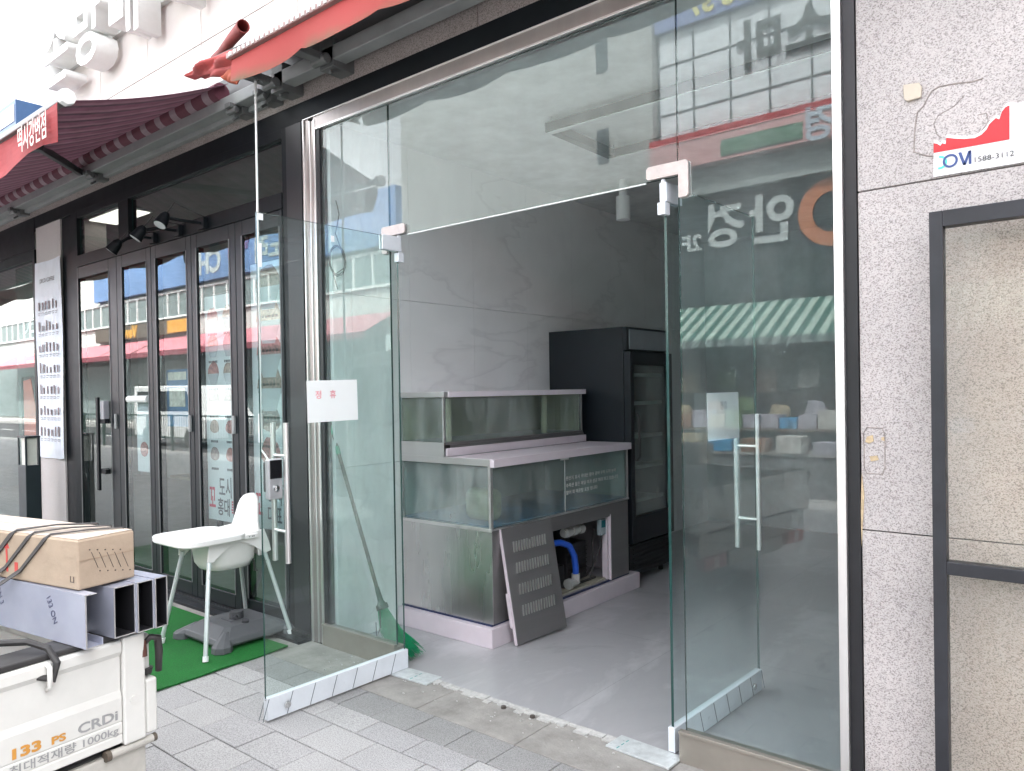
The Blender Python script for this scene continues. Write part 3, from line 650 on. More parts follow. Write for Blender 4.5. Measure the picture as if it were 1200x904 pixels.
# ================================================================ BROOM
bt, bm_ = P(447, 708, 1, 2.87), P(388, 500, 1, 2.80)
br_ = thing('broom', 'green plastic broom leaning behind the fixed glass beside the doorway', 'broom', (-3.15, 2.87, 0))
top = bm_+(bm_-bt)*.22
b = MB(); b.tube([bt, bt+(top-bt)*.5, top], .011, 10); b.build('handle', mat('weathered_bamboo', (.10, .085, .065), .7, 0, .25, 12, .2, 60, stretch=(3, 3, .5)), br_)
b = MB(); d_ = (bm_-bt).normalized()
for u0, u1 in ((.955, 1.0), (.84, .885), (1.02, 1.05)): b.tube([bt+(bm_-bt)*u0, bt+(bm_-bt)*u1], .0135, 10)
b.build('green_tape', mat('green_tape', (.02, .33, .18), .5, 0, .1), br_)
b = MB(); b.tube([bt+d_*.10, bt+d_*.02, bt-d_*.01], [.013, .017, .03], 12); b.tube([bt-d_*.0, bt-d_*.03], [.034, .036], 12); b.build('socket', mat('dark_socket', (.04, .06, .05), .5), br_)
b = MB(); GR = mat('broom_bristle', (.01, .28, .12), .55, 0, .2, 30)
random.seed(3)
tipc = P(486, 772, 2, .01); dirv = (tipc-bt)
for k in range(420):
    a = random.uniform(-1, 1); c_ = random.uniform(-1, 1)
    p0 = bt-d_*.015+Vector((a*.028, c_*.012, 0))
    L = random.uniform(.80, .99)
    end = bt+dirv*L+Vector((a*.062-.03+random.gauss(0, .012), c_*.05+random.gauss(0, .01), -.0)) 
    end.z = max(.004, end.z+a*.02+random.gauss(0, .01)+(1-L)*.1)
    mid = p0.lerp(end, .5)+Vector((a*.012-.03, 0, -.02))
    end2 = end+Vector((random.uniform(-.01, .02), random.uniform(-.01, .01), random.uniform(-.004, .006))); end2.z = max(.003, end2.z)
    b.tube([p0, mid, end, end2], [.0018, .0018, .0015, .001], 3, False)
b.build('bristles', GR, br_)
b = MB(); b.tube([bt+Vector((.02, -.03, -.03)), bt+Vector((.03, -.035, -.12)), bt+Vector((.0, -.04, -.19)), bt+Vector((-.01, -.035, -.1))], .003, 6); b.build('hanging_loop', RUBBER, br_)

# ================================================================ NEIGHBOUR SHOP: folding doors
ff = thing('folding_glass_front', 'black framed folding glass doors with transom windows above', 'shop front', (-5.7, F, 0))
ya, yb = 2.735, 2.80
b = MB()
b.box(-7.618, -7.20, ya+.03, yb, .0, 3.15); b.box(-7.34, -7.20, ya, ya+.028, 0, 3.15)
b.box(-7.2, -4.06, ya-.01, yb, 2.655, 2.755); b.box(-7.2, -4.06, ya, yb, 3.09, 3.15)
b.box(-6.36, -6.18, ya-.005, yb, 2.757, 3.088)
b.box(-4.058, -3.842, ya-.004, yb, 0, 3.15); 
b.build('frame', BLACK, ff, bevel=.003)
b = MB(); b.box(-4.0, -3.845, ya-.012, ya-.0045, 0.02, 3.14); b.build('post_cover', BRONZE, ff)
b = MB(); b.box(-7.6, -3.845, 2.70, 2.80, .0, .045); b.box(-7.6, -3.845, 2.64, 2.70, .0, .02)
for k in range(3): b.box(-7.6, -3.845, 2.712+k*.022, 2.718+k*.022, .0455, .052)
b.build('threshold', DBLACK, ff, bevel=.001)
pane(1, -7.2, -6.362, 2.762, 2.770, 2.757, 3.088, 'transom_pane', ff, GL_SHOP); pane(1, -6.178, -4.06, 2.762, 2.770, 2.757, 3.088, 'transom_pane', ff, GL_SHOP)
leaf = [(-7.195, -6.40), (-6.395, -5.80), (-5.795, -5.185), (-5.18, -4.60), (-4.595, -4.062)]
for i, (a, c_) in enumerate(leaf):
    b = MB(); s0 = .075
    l0 = {0: .035, 1: .10, 2: .075, 3: .075, 4: .085}[i]; r0 = {0: .15, 1: .075, 2: .075, 3: .08, 4: .03}[i]
    b.box(a, a+l0, ya-.012, yb-.02, .055, 2.65); b.box(c_-r0, c_, ya-.012, yb-.02, .055, 2.65); b.box(a+l0, c_-r0, ya-.012, yb-.02, .055, .15); b.box(a+l0, c_-r0, ya-.012, yb-.02, 2.55, 2.65)
    lf = b.build('folding_leaf', DBLACK, ff, bevel=.004)
    b = MB()
    for xx in (a+l0-.012, c_-r0+.002): b.box(xx, xx+.010, ya-.016, ya-.0125, .15, 2.55)
    b.build('rubber_seal', mat('grey_seal', (.14, .14, .145), .5), lf)
    pane(1, a+l0, c_-r0, 2.730, 2.738, .15, 2.55, 'pane', lf, GL_SHOP)
    if i in (0, 2, 3):
        b = MB(); b.box(c_-.055, c_-.03, ya-.03, ya-.0125, 1.24, 1.36); b.build('latch', GREY_PAINT, lf, bevel=.004)
    if i == 0:
        b = MB(); b.box(-6.70, -6.66, ya-.075, ya-.055, .72, 1.50); b.box(-6.70, -6.66, ya-.055, ya+.01, 1.28, 1.32); b.box(-6.70, -6.66, ya-.055, ya+.01, .86, .90)
        b.box(-6.66, -6.56, ya-.06, ya-.02, 1.28, 1.32); b.box(-6.66, -6.56, ya-.06, ya-.02, .86, .90)
        b.build('pull_bar', BLACK, lf, bevel=.003)
        b = MB(); b.box(-6.65, -6.58, ya-.06, ya-.013, 1.30, 1.47); b.build('lock_box', mat('lock_grey', (.30, .30, .33), .4), lf, bevel=.006)

# posters behind and on the glass
PB = mat('poster_pale', (.64, .70, .69), .6, 0, .04, 3, trans=.2)
FOOD = [mat('food_%s' % n, c, .7, 0, .35, 60) for n, c in (('brown', (.30, .22, .17)), ('tan', (.46, .36, .27)), ('red', (.42, .20, .18)), ('dark', (.24, .20, .18)))]
BOWL = mat('bowl_grey', (.38, .41, .41), .5); INK = mat('poster_ink', (.06, .06, .065), .6); REDI = mat('poster_red', (.55, .05, .09), .6)
def menu_poster(x0, x1, z0, z1, label, cols, rows):
    y = 2.774
    p = thing('menu_poster', label, 'poster', ((x0+x1)/2, y, z0), 0, 'tall food menu posters on the folding doors')
    b = MB(); b.box(x0, x1, y-.0012, y, z0, z1); b.build('sheet', PB, p)
    random.seed(int(-x0*10)); wd = (x1-x0)/cols
    for rw in range(rows):
        for k in range(cols):
            cx = x0+wd*(k+.5); cz = z1-.16-rw*(z1-z0-.42)/rows; r_ = wd*.36
            if rw >= rows-2: r_ *= .8
            pts = [(cx+r_*math.cos(a*math.pi/8), y-.0022, cz+(r_*.55 if a > 8 else r_*(.95+.25*random.random()))*math.sin(a*math.pi/8)) for a in range(16)]
            b = MB(); b.prism(pts, (0, .0008, 0)); b.build('food_picture', FOOD[random.randrange(4)], p)
            if rw < rows-2:
                b = MB(); b.prism([(cx-r_, y-.0026, cz), (cx-r_*.5, y-.0026, cz-r_*1.05), (cx+r_*.5, y-.0026, cz-r_*1.05), (cx+r_, y-.0026, cz)], (0, .0003, 0)); b.build('bowl_picture', BOWL, p)
            b = MB()
            for q in range(6): b.box(cx-r_*.8+q*r_*.27, cx-r_*.8+q*r_*.27+r_*.19, y-.0022, y-.0014, cz-r_*1.25-.025, cz-r_*1.25-.008)
            b.build('caption', INK, p)
    return p
p1 = menu_poster(-5.10, -4.685, .62, 2.20, 'pale menu poster with two columns of food bowls, left of the pair', 2, 6)
text('도시락', .155, INK, 'slogan', (-4.82, 2.7715, .80), (1, 0, 0), (0, 0, 1), p1, .0006, .002, sx=.62)
text('홍대', .13, INK, 'slogan', (-4.89, 2.7715, .67), (1, 0, 0), (0, 0, 1), p1, .0006, .002, sx=.7)
text('꼬', .20, REDI, 'slogan', (-5.04, 2.7715, .70), (1, 0, 0), (0, 0, 1), p1, .0006, .003, sx=.5)
text('특가', .12, REDI, 'slogan', (-4.74, 2.7715, .67), (1, 0, 0), (0, 0, 1), p1, .0006, .002, sx=.5)
p2 = menu_poster(-4.50, -4.105, .62, 2.36, 'pale menu poster with one column of large food bowls nearest the glass door', 1, 6)
text('도시락', .155, INK, 'slogan', (-4.22, 2.7715, .80), (1, 0, 0), (0, 0, 1), p2, .0006, .002, sx=.55)
text('대표', .13, INK, 'slogan', (-4.27, 2.7715, .67), (1, 0, 0), (0, 0, 1), p2, .0006, .002, sx=.7)
text('꼬', .20, REDI, 'slogan', (-4.45, 2.7715, .70), (1, 0, 0), (0, 0, 1), p2, .0006, .003, sx=.5)
b = MB(); b.box(-5.86, -5.83, 2.748, 2.75, 1.2, 1.3); b.bm.free()
bp_ = thing('blue_reflection', 'small blue sheet standing in for a truck reflection on the third folding door', 'poster', (-5.55, 2.752, 1.3))  # sheet colours stand in for a truck reflected in the door glass
b = MB(); b.box(-5.68, -5.36, 2.7708, 2.772, 1.27, 1.70); b.build('sheet', mat('reflection_blue', (.06, .15, .26), .5, 0, .15, 8), bp_)
b = MB(); b.box(-5.64, -5.40, 2.770, 2.7707, 1.42, 1.56); b.build('picture', mat('reflection_cream', (.55, .55, .45), .6, 0, .2, 20), bp_)
b = MB(); b.box(-5.66, -5.38, 2.770, 2.7707, 1.62, 1.68); b.build('pale_strip', MATS['reflection_cream'], bp_)
wp_ = thing('white_poster', 'narrow white paper banner with food picture on the second folding door', 'poster', (-6.05, 2.752, 1.2))
b = MB(); b.box(-6.19, -5.95, 2.7708, 2.772, .90, 1.46); b.build('sheet', PB, wp_); b = MB(); b.tube([(-6.26, 2.745, 1.48), (-5.92, 2.745, 1.48)], .03, 12); b.build('roll', WHITE, wp_)
b = MB(); b.prism([(-6.07+.07*math.cos(a*math.pi/8), 2.770, 1.08+.06*math.sin(a*math.pi/8)) for a in range(16)], (0, .0006, 0)); b.build('food_picture', FOOD[2], wp_)
# things inside neighbour shop
b = MB(); lp = None
def led(x0, x1, y0, y1, label):
    l = thing('ceiling_panel_light', label, 'ceiling light', ((x0+x1)/2, (y0+y1)/2, 3.19), 0, 'lit panels on the neighbour ceiling')
    b = MB(); b.box(x0-.02, x1+.02, y0-.02, y1+.02, 3.17, 3.188); b.build('frame', WHITE, l)
    b = MB(); b.box(x0, x1, y0, y1, 3.162, 3.1695); b.build('diffuser', mat('lit_panel', (1, .93, .80), .5, emit=.22), l)
led(-7.55, -6.85, 2.98, 3.22, 'lit ceiling panel nearest the folding doors seen through the transom'); led(-7.6, -7.0, 3.75, 4.0, 'lit ceiling panel farther inside the neighbour shop'); led(-9.9, -9.5, 3.5, 3.9, 'lit ceiling panel inside the cafe with green wall')
ct = thing('counter', 'pale counter inside the neighbour shop', 'counter', (-6, 5, 0))
b = MB(); b.box(-6.8, -4.9, 5.0, 5.5, .02, 1.0); b.build('front', mat('counter_wood', (.30, .25, .19), .5), ct); b = MB(); b.box(-6.85, -4.85, 4.95, 5.55, 1.0, 1.04); b.build('top', mat('counter_top', (.6, .6, .58), .3), ct)
def table(x, y, label):
    t_ = thing('cafe_table', label, 'table', (x, y, .02), 0, 'tables inside the neighbour shop')
    b = MB(); b.box(x-.35, x+.35, y-.3, y+.3, .73, .76); b.build('tabletop', MATS['counter_wood'], t_, bevel=.004)
    b = MB(); b.tube([(x, y, .04), (x, y, .73)], .03, 12); b.build('leg', BLACK, t_); b = MB(); b.tube([(x, y, .02), (x, y, .04)], .22, 20); b.build('base', BLACK, t_)
table(-6.6, 3.7, 'wooden cafe table left of the others inside the neighbour shop'); table(-5.2, 3.9, 'wooden cafe table right of the others inside the neighbour shop')

# clip-on spotlights over the folding doors
def spot(x, label, ang, z=2.62):
    s_ = thing('arm_spotlight', label, 'spotlight', (x, 2.72, 2.74), 0, 'black arm spotlights over the folding doors')
    b = MB(); b.box(x-.04, x+.04, 2.69, 2.722, 2.66, 2.74); b.build('mount', BLACK, s_, bevel=.003)
    b = MB(); b.tube([(x, 2.70, 2.70), (x-.02, 2.56, 2.70), (x-.05, 2.47, z+.05)], .011, 8); b.build('arm', BLACK, s_)
    d = Vector((math.sin(ang), -.55, -.9)).normalized(); c_ = Vector((x-.05, 2.45, z+.03))
    b = MB(); b.tube([c_-d*.06, c_-d*.03, c_+d*.03, c_+d*.045], [.018, .034, .043, .046], 20); b.build('lamp_head', BLACK, s_, smooth=False)
    b = MB(); b.tube([c_+d*.0455, c_+d*.048], .039, 20); b.build('lens', mat('spot_lens', (.55, .57, .58), .2), s_)
    b = MB(); b.tube([c_-d*.06, c_-d*.10+Vector((.03, .02, .04)), c_+Vector((.06, .10, .10)), (x+.03, 2.70, 2.74)], .004, 6); b.build('cable', RUBBER, s_)
spot(-5.72, 'leftmost black arm spotlight over the folding doors', -.5, 2.58); spot(-5.33, 'second black arm spotlight from the left over the folding doors', -.3); spot(-4.98, 'third black arm spotlight from the left over the folding doors', .1, 2.66)

# ================================================================ LEFTMOST SHOP + BANNER
cf = thing('cafe_shop_front', 'dark cafe window with green wall and orange panel left of stone pillar', 'shop front', (-9.5, F, 0))
b = MB(); b.box(-12.5, -8.225, ya, yb, 2.86, 2.95); b.box(-12.5, -8.225, ya, yb, 0, .08); b.box(-8.28, -8.225, ya, yb, .08, 2.86); b.box(-12.5, -8.225, 2.738, 2.742, 2.955, 3.262); b.build('frame', BLACK, cf)
pane(1, -12.5, -8.28, 2.760, 2.768, .08, 2.86, 'pane', cf, GL_SHOP)
b = MB(); b.box(-9.05, -8.29, 2.83, 2.85, 1.72, 2.86); b.box(-9.05, -8.95, 2.83, 2.85, .1, 1.72); b.build('green_board', mat('deep_green_board', (.045, .085, .062), .6), cf)
text('DES', .26, mat('board_white', (.75, .76, .74), .6), 'board_lettering', (-8.88, 2.828, 2.17), (1, 0, 0), (0, 0, 1), cf, .002, .003, 'LEFT')
b = MB()
for k in range(2): b.box(-8.78, -8.38, 2.826, 2.829, 1.93-.07*k, 1.96-.07*k)
b.build('small_print', mat('board_gold', (.40, .38, .25), .6), cf)
b = MB(); b.prism([(-8.80, 2.80, 1.68), (-8.60, 2.80, 1.70), (-8.29, 2.80, .95), (-8.29, 2.80, .30), (-8.80, 2.80, .38)], (0, .006, 0)); b.build('orange_panel', mat('orange_panel', (.50, .09, .03), .5), cf)
bn = thing('price_banner', 'white hanging price banner with rows of small pictures on stone pillar', 'banner', (-7.9, 2.74, 1))
b = MB(); G_ = []
for i in range(9):
    z = 2.80-i*(2.80-.93)/8; G_.append([(-8.21+k*.105, 2.738-.006*math.sin(k*1.4+i*.8)-.004, z+(.01 if k in (0, 6) else 0)) for k in range(7)])
b.sheet(G_); b.build('sheet', mat('banner_vinyl', (.62, .66, .73), .5, 0, .05), bn, solid=.001)
text('DECO COFFEE', .055, INK, 'title', (-7.89, 2.7245, 2.60), (1, 0, 0), (0, 0, 1), bn, .0006, 0)
b = MB(); random.seed(11)
for rw in range(7):
    for k in range(6):
        x = -8.12+k*.085+random.uniform(-.006, .006); z = 2.34-rw*.20; h = random.uniform(.05, .10)
        b.box(x, x+.028, 2.7245, 2.726, z, z+h)
b.build('drink_picture', mat('drink_ink', (.16, .10, .11), .6, 0, .5, 60), bn)
b = MB()
for rw in range(7):
    for k in range(6): b.box(-8.13+k*.085, -8.075+k*.085, 2.7245, 2.726, 2.31-rw*.20, 2.318-rw*.20); b.box(-8.13+k*.085, -8.085+k*.085, 2.7245, 2.726, 2.293-rw*.20, 2.299-rw*.20)
b.build('caption', mat('pale_ink', (.3, .3, .34), .6), bn)
bo = thing('bollard_lamp', 'dark square bollard lamp with pale lantern head left of stone pillar', 'bollard', (-6.85, 2.2, 0), 0)
bo.location = (-8.55, 2.50, 0)
xx, yy = -7.66, 2.50
zt = P(35, 513, 1, yy).z; zb = P(35, 545, 1, yy).z; xx = P(34, 530, 1, yy).x; bo.location = (xx, yy, 0)
b = MB(); b.box(xx-.095, xx+.095, yy-.06, yy+.06, 0, zb); b.build('post', mat('bollard_blue_black', (.015, .024, .03), .45), bo, bevel=.004)
b = MB()
for sx_ in (-1, 1):
    for sy_ in (-1, 1): b.box(xx+sx_*.088-.007, xx+sx_*.088+.007, yy+sy_*.053-.007, yy+sy_*.053+.007, zb, zt)
b.box(xx-.098, xx+.098, yy-.062, yy+.062, zt, zt+.015); b.build('lantern_frame', MATS['bollard_blue_black'], bo)
b = MB(); b.box(xx-.06, xx+.075, yy-.04, yy+.04, zb+.002, zt-.002); b.build('lantern_glass', mat('frosted_lantern', (.68, .68, .62), .4), bo)

# ================================================================ AWNINGS, SIGNS
AWS = stripes('awning_stripe', (.34, .20, .25), (.24, .17, .20), 0, .19, .8, .45, .08, (.42, .28, .32), .45)
AWR = stripes('awning_roll_stripe', (.13, .035, .055), (.30, .22, .25), 0, .22, .8, .62, .05)
REDV = mat('valance_red', (.42, .05, .055), .7, 0, .16, 2.2, .2, 12, trans=.3)
aw = thing('striped_awning', 'open maroon striped awning with red lettered valance over neighbour shop', 'awning', (-8, F, 3.4))
xr, xl = -4.50, -13.5; yf, zf, zk = 1.66, 3.13, 3.52
b = MB(); G_ = []
for i in range(9):
    u = i/8; G_.append([(x, 2.64+(yf-2.64)*u, zk+(zf-zk)*u-.03*math.sin(u*math.pi)) for x in [xl+(xr-xl)*k/24 for k in range(25)]])
b.sheet(G_); b.build('canopy', AWS, aw, solid=.002)
b = MB(); b.tube([(xl, 2.62, 3.475), (xr-.05, 2.62, 3.475)], .058, 20); b.build('fabric_roll', AWR, aw, smooth=False)
b = MB(); b.box(xl, -3.96, 2.61, 2.70, 3.35, 3.425); b.box(xl, -3.98, 2.70, 2.742, 3.32, 3.40); b.build('torsion_bar', GREY_PAINT, aw, bevel=.006)
b = MB(); b.box(xl, xr+.03, yf-.03, yf+.02, zf-.015, zf+.02); b.build('front_bar', mat('pale_bar', (.16, .15, .15), .4, .3), aw, bevel=.006)
b = MB(); b.tube([(xr+.03, yf-.01, zf+.0), (xr+.08, yf-.01, zf+.0)], [.045, .045], 8); b.build('end_cap', WHITE, aw, bevel=.006)
b = MB(); G_ = []
for i in range(7):
    G_.append([(x+(-.05*(i/6)**2 if k == 40 else 0), yf-.02+.016*math.sin(k*.9+i*.3), zf-.02-i/6*(.20+.02*math.sin(k*1.1))) for k, x in enumerate([xl+(xr-xl)*k/40 for k in range(41)])])
b.sheet(G_); b.build('valance', REDV, aw, solid=.0015)
text('떡시강변점', .165, mat('valance_lettering', (.80, .62, .58), .7), 'valance_lettering', (-4.60, yf-.055, zf-.175), (1, 0, 0), (0, 0, 1), aw, .001, .002, 'RIGHT', sx=.60)
b = MB(); b.box(xl, -4.0, 2.690, 2.744, 3.402, 3.60); b.build('back_plate', mat('hood_grey', (.09, .09, .092), .5), aw)
for x in (-6.75, -9.6):
    b = MB(); e = Vector((x+1.0, 1.95, 3.22))
    b.obox((x, 2.60, 3.38), e, .04, .05); b.obox(e, (x+.35, yf+.02, zf-.0), .035, .045); b.tube([e+Vector((0, 0, -.03)), e+Vector((0, 0, .03))], .035, 12); b.build('folding_arm', mat('arm_dark', (.07, .07, .075), .4, .3), aw, bevel=.003)
for x in (-4.42, -4.1, -6.6, -8.4):
    b = MB(); b.box(x-.05, x+.05, 2.66, 2.748, 3.30, 3.44); b.box(x-.03, x+.03, 2.58, 2.66, 3.33, 3.36); b.tube([(x-.05, 2.62, 3.32), (x+.05, 2.62, 3.32)], .02, 10); b.tube([(x, 2.66, 3.29), (x, 2.62, 3.26)], .009, 8)
    b.build('wall_bracket', mat('bracket_grey', (.16, .165, .165), .45, .3), aw, bevel=.003)

a2 = thing('red_awning', 'nearly closed red awning with scalloped stained valance above the doorway', 'awning', (-2, F, 3.4))
xl2, xr2, y2 = -3.87, 1.6, 2.30
RV, t, bs = nodes('stained_red'); c = coords(t); sp = N(t, 'ShaderNodeSeparateXYZ'); t.links.new(c, sp.inputs[0])
n = N(t, 'ShaderNodeTexNoise', Scale=4.0, Detail=6.0); t.links.new(coords(t, (1, 1, .5)), n.inputs['Vector'])
mr = N(t, 'ShaderNodeMapRange'); mr.inputs[1].default_value = 3.24; mr.inputs[2].default_value = 3.40; t.links.new(sp.outputs[2], mr.inputs[0])
ad = N(t, 'ShaderNodeMath', operation='ADD'); mu = N(t, 'ShaderNodeMath', operation='MULTIPLY_ADD'); mu.inputs[1].default_value = .9; mu.inputs[2].default_value = -.3
t.links.new(n.outputs[0], mu.inputs[0]); t.links.new(mr.outputs[0], ad.inputs[0]); t.links.new(mu.outputs[0], ad.inputs[1])
r = ramp(t, ad.outputs[0], [(.0, (.16, .12, .07)), (.18, (.34, .10, .07)), (.40, (.44, .075, .065)), (1, (.47, .065, .062))]); t.links.new(r.outputs[0], bs.inputs['Base Color']); bs.inputs['Roughness'].default_value = .75
tr = N(t, 'ShaderNodeBsdfTranslucent'); t.links.new(r.outputs[0], tr.inputs[0]); ms = N(t, 'ShaderNodeMixShader'); ms.inputs[0].default_value = .25
t.links.new(bs.outputs[0], ms.inputs[1]); t.links.new(tr.outputs[0], ms.inputs[2]); t.links.new(ms.outputs[0], t.nodes['Material Output'].inputs[0])
b = MB(); nx = 120; G_ = []
for i in range(6):
    row = []
    for k in range(nx+1):
        x = xl2+(xr2-xl2)*k/nx; sca = .035*abs(math.sin((x-xl2)*math.pi/.62))**.6 if (x-xl2) % .62 > .02 else 0
        row.append((x, y2-.005+.012*math.sin(x*7)*i/5, 3.375-i/5*(.15-(.03-sca*.85))))
    G_.append(row)
b.sheet(G_); b.build('valance', RV, a2, solid=.0015)
b = MB(); b.box(xl2-.02, xr2, y2-.03, y2+.03, 3.38, 3.41); b.build('front_bar', mat('white_bar', (.30, .19, .18), .4), a2, bevel=.004)
b = MB(); 
k = 0
while k < 110: b.box(xl2+.02+k*.045, xl2+.040+k*.045, y2-.036, y2-.030, 3.385, 3.405); k += 1
b.build('clip_strip', mat('clip_white', (.8, .8, .78), .5), a2)
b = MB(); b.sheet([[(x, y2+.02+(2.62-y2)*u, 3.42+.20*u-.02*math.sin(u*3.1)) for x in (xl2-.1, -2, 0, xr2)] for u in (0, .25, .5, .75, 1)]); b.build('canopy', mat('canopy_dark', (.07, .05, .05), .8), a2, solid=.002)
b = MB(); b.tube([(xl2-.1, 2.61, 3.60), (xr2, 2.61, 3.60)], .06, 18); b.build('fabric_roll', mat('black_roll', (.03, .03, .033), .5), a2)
b = MB(); b.box(-3.93, xr2, 2.60, 2.69, 3.335, 3.415); b.build('torsion_bar', GREY_PAINT, a2, bevel=.006)
b = MB(); b.box(-3.97, xr2, 2.692, 2.744, 3.417, 3.64); b.build('back_plate', MATS['hood_grey'], a2)
for x in (-3.9, -3.42, -1.0):
    b = MB(); b.box(x-.06, x+.06, 2.60, 2.748, 3.30, 3.46); b.box(x-.035, x+.035, 2.40, 2.60, 3.32, 3.36); b.tube([(x-.06, 2.56, 3.33), (x+.06, 2.56, 3.33)], .028, 10); b.tube([(x+.03, 2.66, 3.30), (x+.03, 2.60, 3.27)], .01, 8)
    b.build('wall_bracket', MATS['bracket_grey'], a2, bevel=.004)
# bundled cloth between the awnings
def lump(name, pts, rad, m_, parent, seed, seg=14):
    random.seed(seed); b = MB(); P_ = []; n_ = 14
    for i in range(n_):
        u = i/(n_-1)*(len(pts)-1); k = min(int(u), len(pts)-2); f_ = u-k
        P_.append((Vector(pts[k]).lerp(Vector(pts[k+1]), f_), rad[k]*(1-f_)+rad[k+1]*f_))
    rings = []
    for i, (p, r_) in enumerate(P_):
        d = (P_[min(i+1, n_-1)][0]-P_[max(i-1, 0)][0]).normalized(); a_ = Vector((0, 0, 1)).cross(d).normalized(); c_ = d.cross(a_)
        rings.append([p+(a_*math.cos(2*math.pi*k/seg)*1.0+c_*math.sin(2*math.pi*k/seg)*.7)*r_*(1+.22*math.sin(k*2.2+i*.5)+random.uniform(-.05, .05)) for k in range(seg)])
    b.ring(rings); o = b.build(name, m_, parent, smooth=True); return o
rc = thing('red_fabric_bundle', 'crumpled red awning fabric bundled between the two awnings', 'fabric', (-4.3, 2.3, 3.4))
CR = mat('crumpled_red', (.38, .05, .045), .75, 0, .2, 5, .6, 14); CRO = mat('crumpled_orange_red', (.45, .08, .03), .75, 0, .15, 5, .5, 14)
def drape(name, topl, botl, y0, y1, m_, amp, fr_):
    b = MB(); G_ = []; n_ = 30
    def at(L, u):
        k = min(int(u*(len(L)-1)), len(L)-2); f_ = u*(len(L)-1)-k
        return L[k][0]*(1-f_)+L[k+1][0]*f_, L[k][1]*(1-f_)+L[k+1][1]*f_
    for i in range(11):
        v = i/10; row = []
        for k in range(n_+1):
            u = k/n_; a_, c_ = at(topl, u), at(botl, u)
            yy = y0+(y1-y0)*u; q = P(a_[0]*(1-v)+c_[0]*v, a_[1]*(1-v)+c_[1]*v, 1, yy)
            dd = amp*math.sin(v*math.pi)*(1+.5*math.sin(u*fr_+v*5))+.012*math.sin(u*9+v*11)
            row.append((q.x, q.y-dd, q.z))
        G_.append(row)
    b.sheet(G_); return b.build(name, m_, rc, smooth=True, solid=.004)
drape('cloth_fold', [(224, 91), (232, 80), (246, 70), (262, 63), (279, 58)], [(226, 93), (238, 91), (252, 88), (266, 84), (280, 84)], 2.46, 2.33, CR, .045, 14)
drape('cloth_fold', [(236, 88), (248, 80), (262, 72), (279, 68)], [(238, 92), (250, 91), (264, 90), (280, 92)], 2.44, 2.34, CR, .03, 9)
drape('cloth_fold', [(259, 86), (268, 80), (280, 76)], [(266, 96), (272, 98), (280, 99)], 2.40, 2.33, CRO, .02, 8)
q1, q2, q3 = P(260, 62, 1, 2.45), P(272, 46, 1, 2.42), P(284, 32, 1, 2.36)
b = MB(); b.tube([P(250, 68, 1, 2.5), q1, q2, q3, q3+(q3-q2)*.1], [.014, .026, .030, .034, .035], 14, False); b.build('twisted_cloth_tube', mat('dull_red', (.28, .055, .05), .7, 0, .15, 6, .4, 14), rc, smooth=True, solid=.003)
b = MB(); b.obox(P(240, 74, 1, 2.4), P(330, 35, 1, 2.4), .02, .02); b.build('loose_rail', mat('rail_dark', (.05, .05, .05), .5), rc)

# awning crank rod
cr = thing('awning_crank_rod', 'long white awning crank rod hanging beside the open glass door', 'crank rod', (-3.9, 2.45, 1.2))
b = MB(); b.tube([(-3.885, 2.45, 3.31), (-3.895, 2.45, 1.66), (-3.90, 2.45, 1.36)], .0065, 10); b.build('rod', WHITE, cr)
b = MB(); b.tube([(-3.90, 2.45, 1.39), (-3.902, 2.45, 1.22)], .013, 12); b.build('grip', WHITE, cr, bevel=.003)
b = MB(); b.tube([(-3.902, 2.45, 1.22), (-3.90, 2.45, 1.18), (-3.86, 2.45, 1.15), (-3.82, 2.44, 1.13), (-3.79, 2.44, 1.11)], .005, 8); b.build('crank_bend', WHITE, cr)
b = MB(); b.tube([(-3.885, 2.45, 3.31), (-3.885, 2.47, 3.33), (-3.885, 2.50, 3.32)], .012, 10); b.build('hook', MATS['bracket_grey'], cr)

# channel letters on the upper wall
ls = thing('channel_letter_sign', 'row of thick white channel letters on the upper wall', 'sign', (-6.5, F, 4.2))
LW = mat('letter_face', (.82, .80, .80), .4, 0, .02); LS = mat('letter_side', (.74, .74, .72), .45, 0, .04)
for ch, xc, sz in (('손', -7.12, .64), ('방', -6.50, .66), ('매', -5.82, .66), ('어', -5.16, .66), ('개', -4.45, .66)):
    o = text(ch, sz, LW, 'channel_letter', (xc+.05, F-.13, 4.24), (1, 0, 0), (0, 0, 1), ls, .17, .010, 'CENTER', sx=.95)
    o.data.materials.append(LS)
    for p in o.data.polygons:
        if abs(p.normal.y) < .5: p.material_index = 1
b = MB(); b.box(-7.4, -4.1, F-.045, F-.006, 4.42, 4.47); b.box(-7.4, -4.1, F-.045, F-.006, 4.70, 4.74); b.build('mounting_rail', mat('rail_pale', (.55, .55, .53), .5), ls)
bs_ = thing('blue_box_sign', 'small blue box sign projecting from the wall above the awning', 'sign', (-8.3, 2.5, 4.2))
q = P(18, 116, 1, 2.42); q2 = P(36, 140, 1, 2.75)
b = MB(); b.box(q.x-.65, q.x, 2.42, 2.75, 3.78, q.z); b.build('box', mat('sign_box_blue', (.05, .12, .26), .4), bs_, bevel=.004)
b = MB(); b.box(q.x-.64, q.x-.03, 2.414, 2.419, 3.98, q.z-.04); b.build('face', mat('sign_face_pale', (.62, .66, .70), .4), bs_)

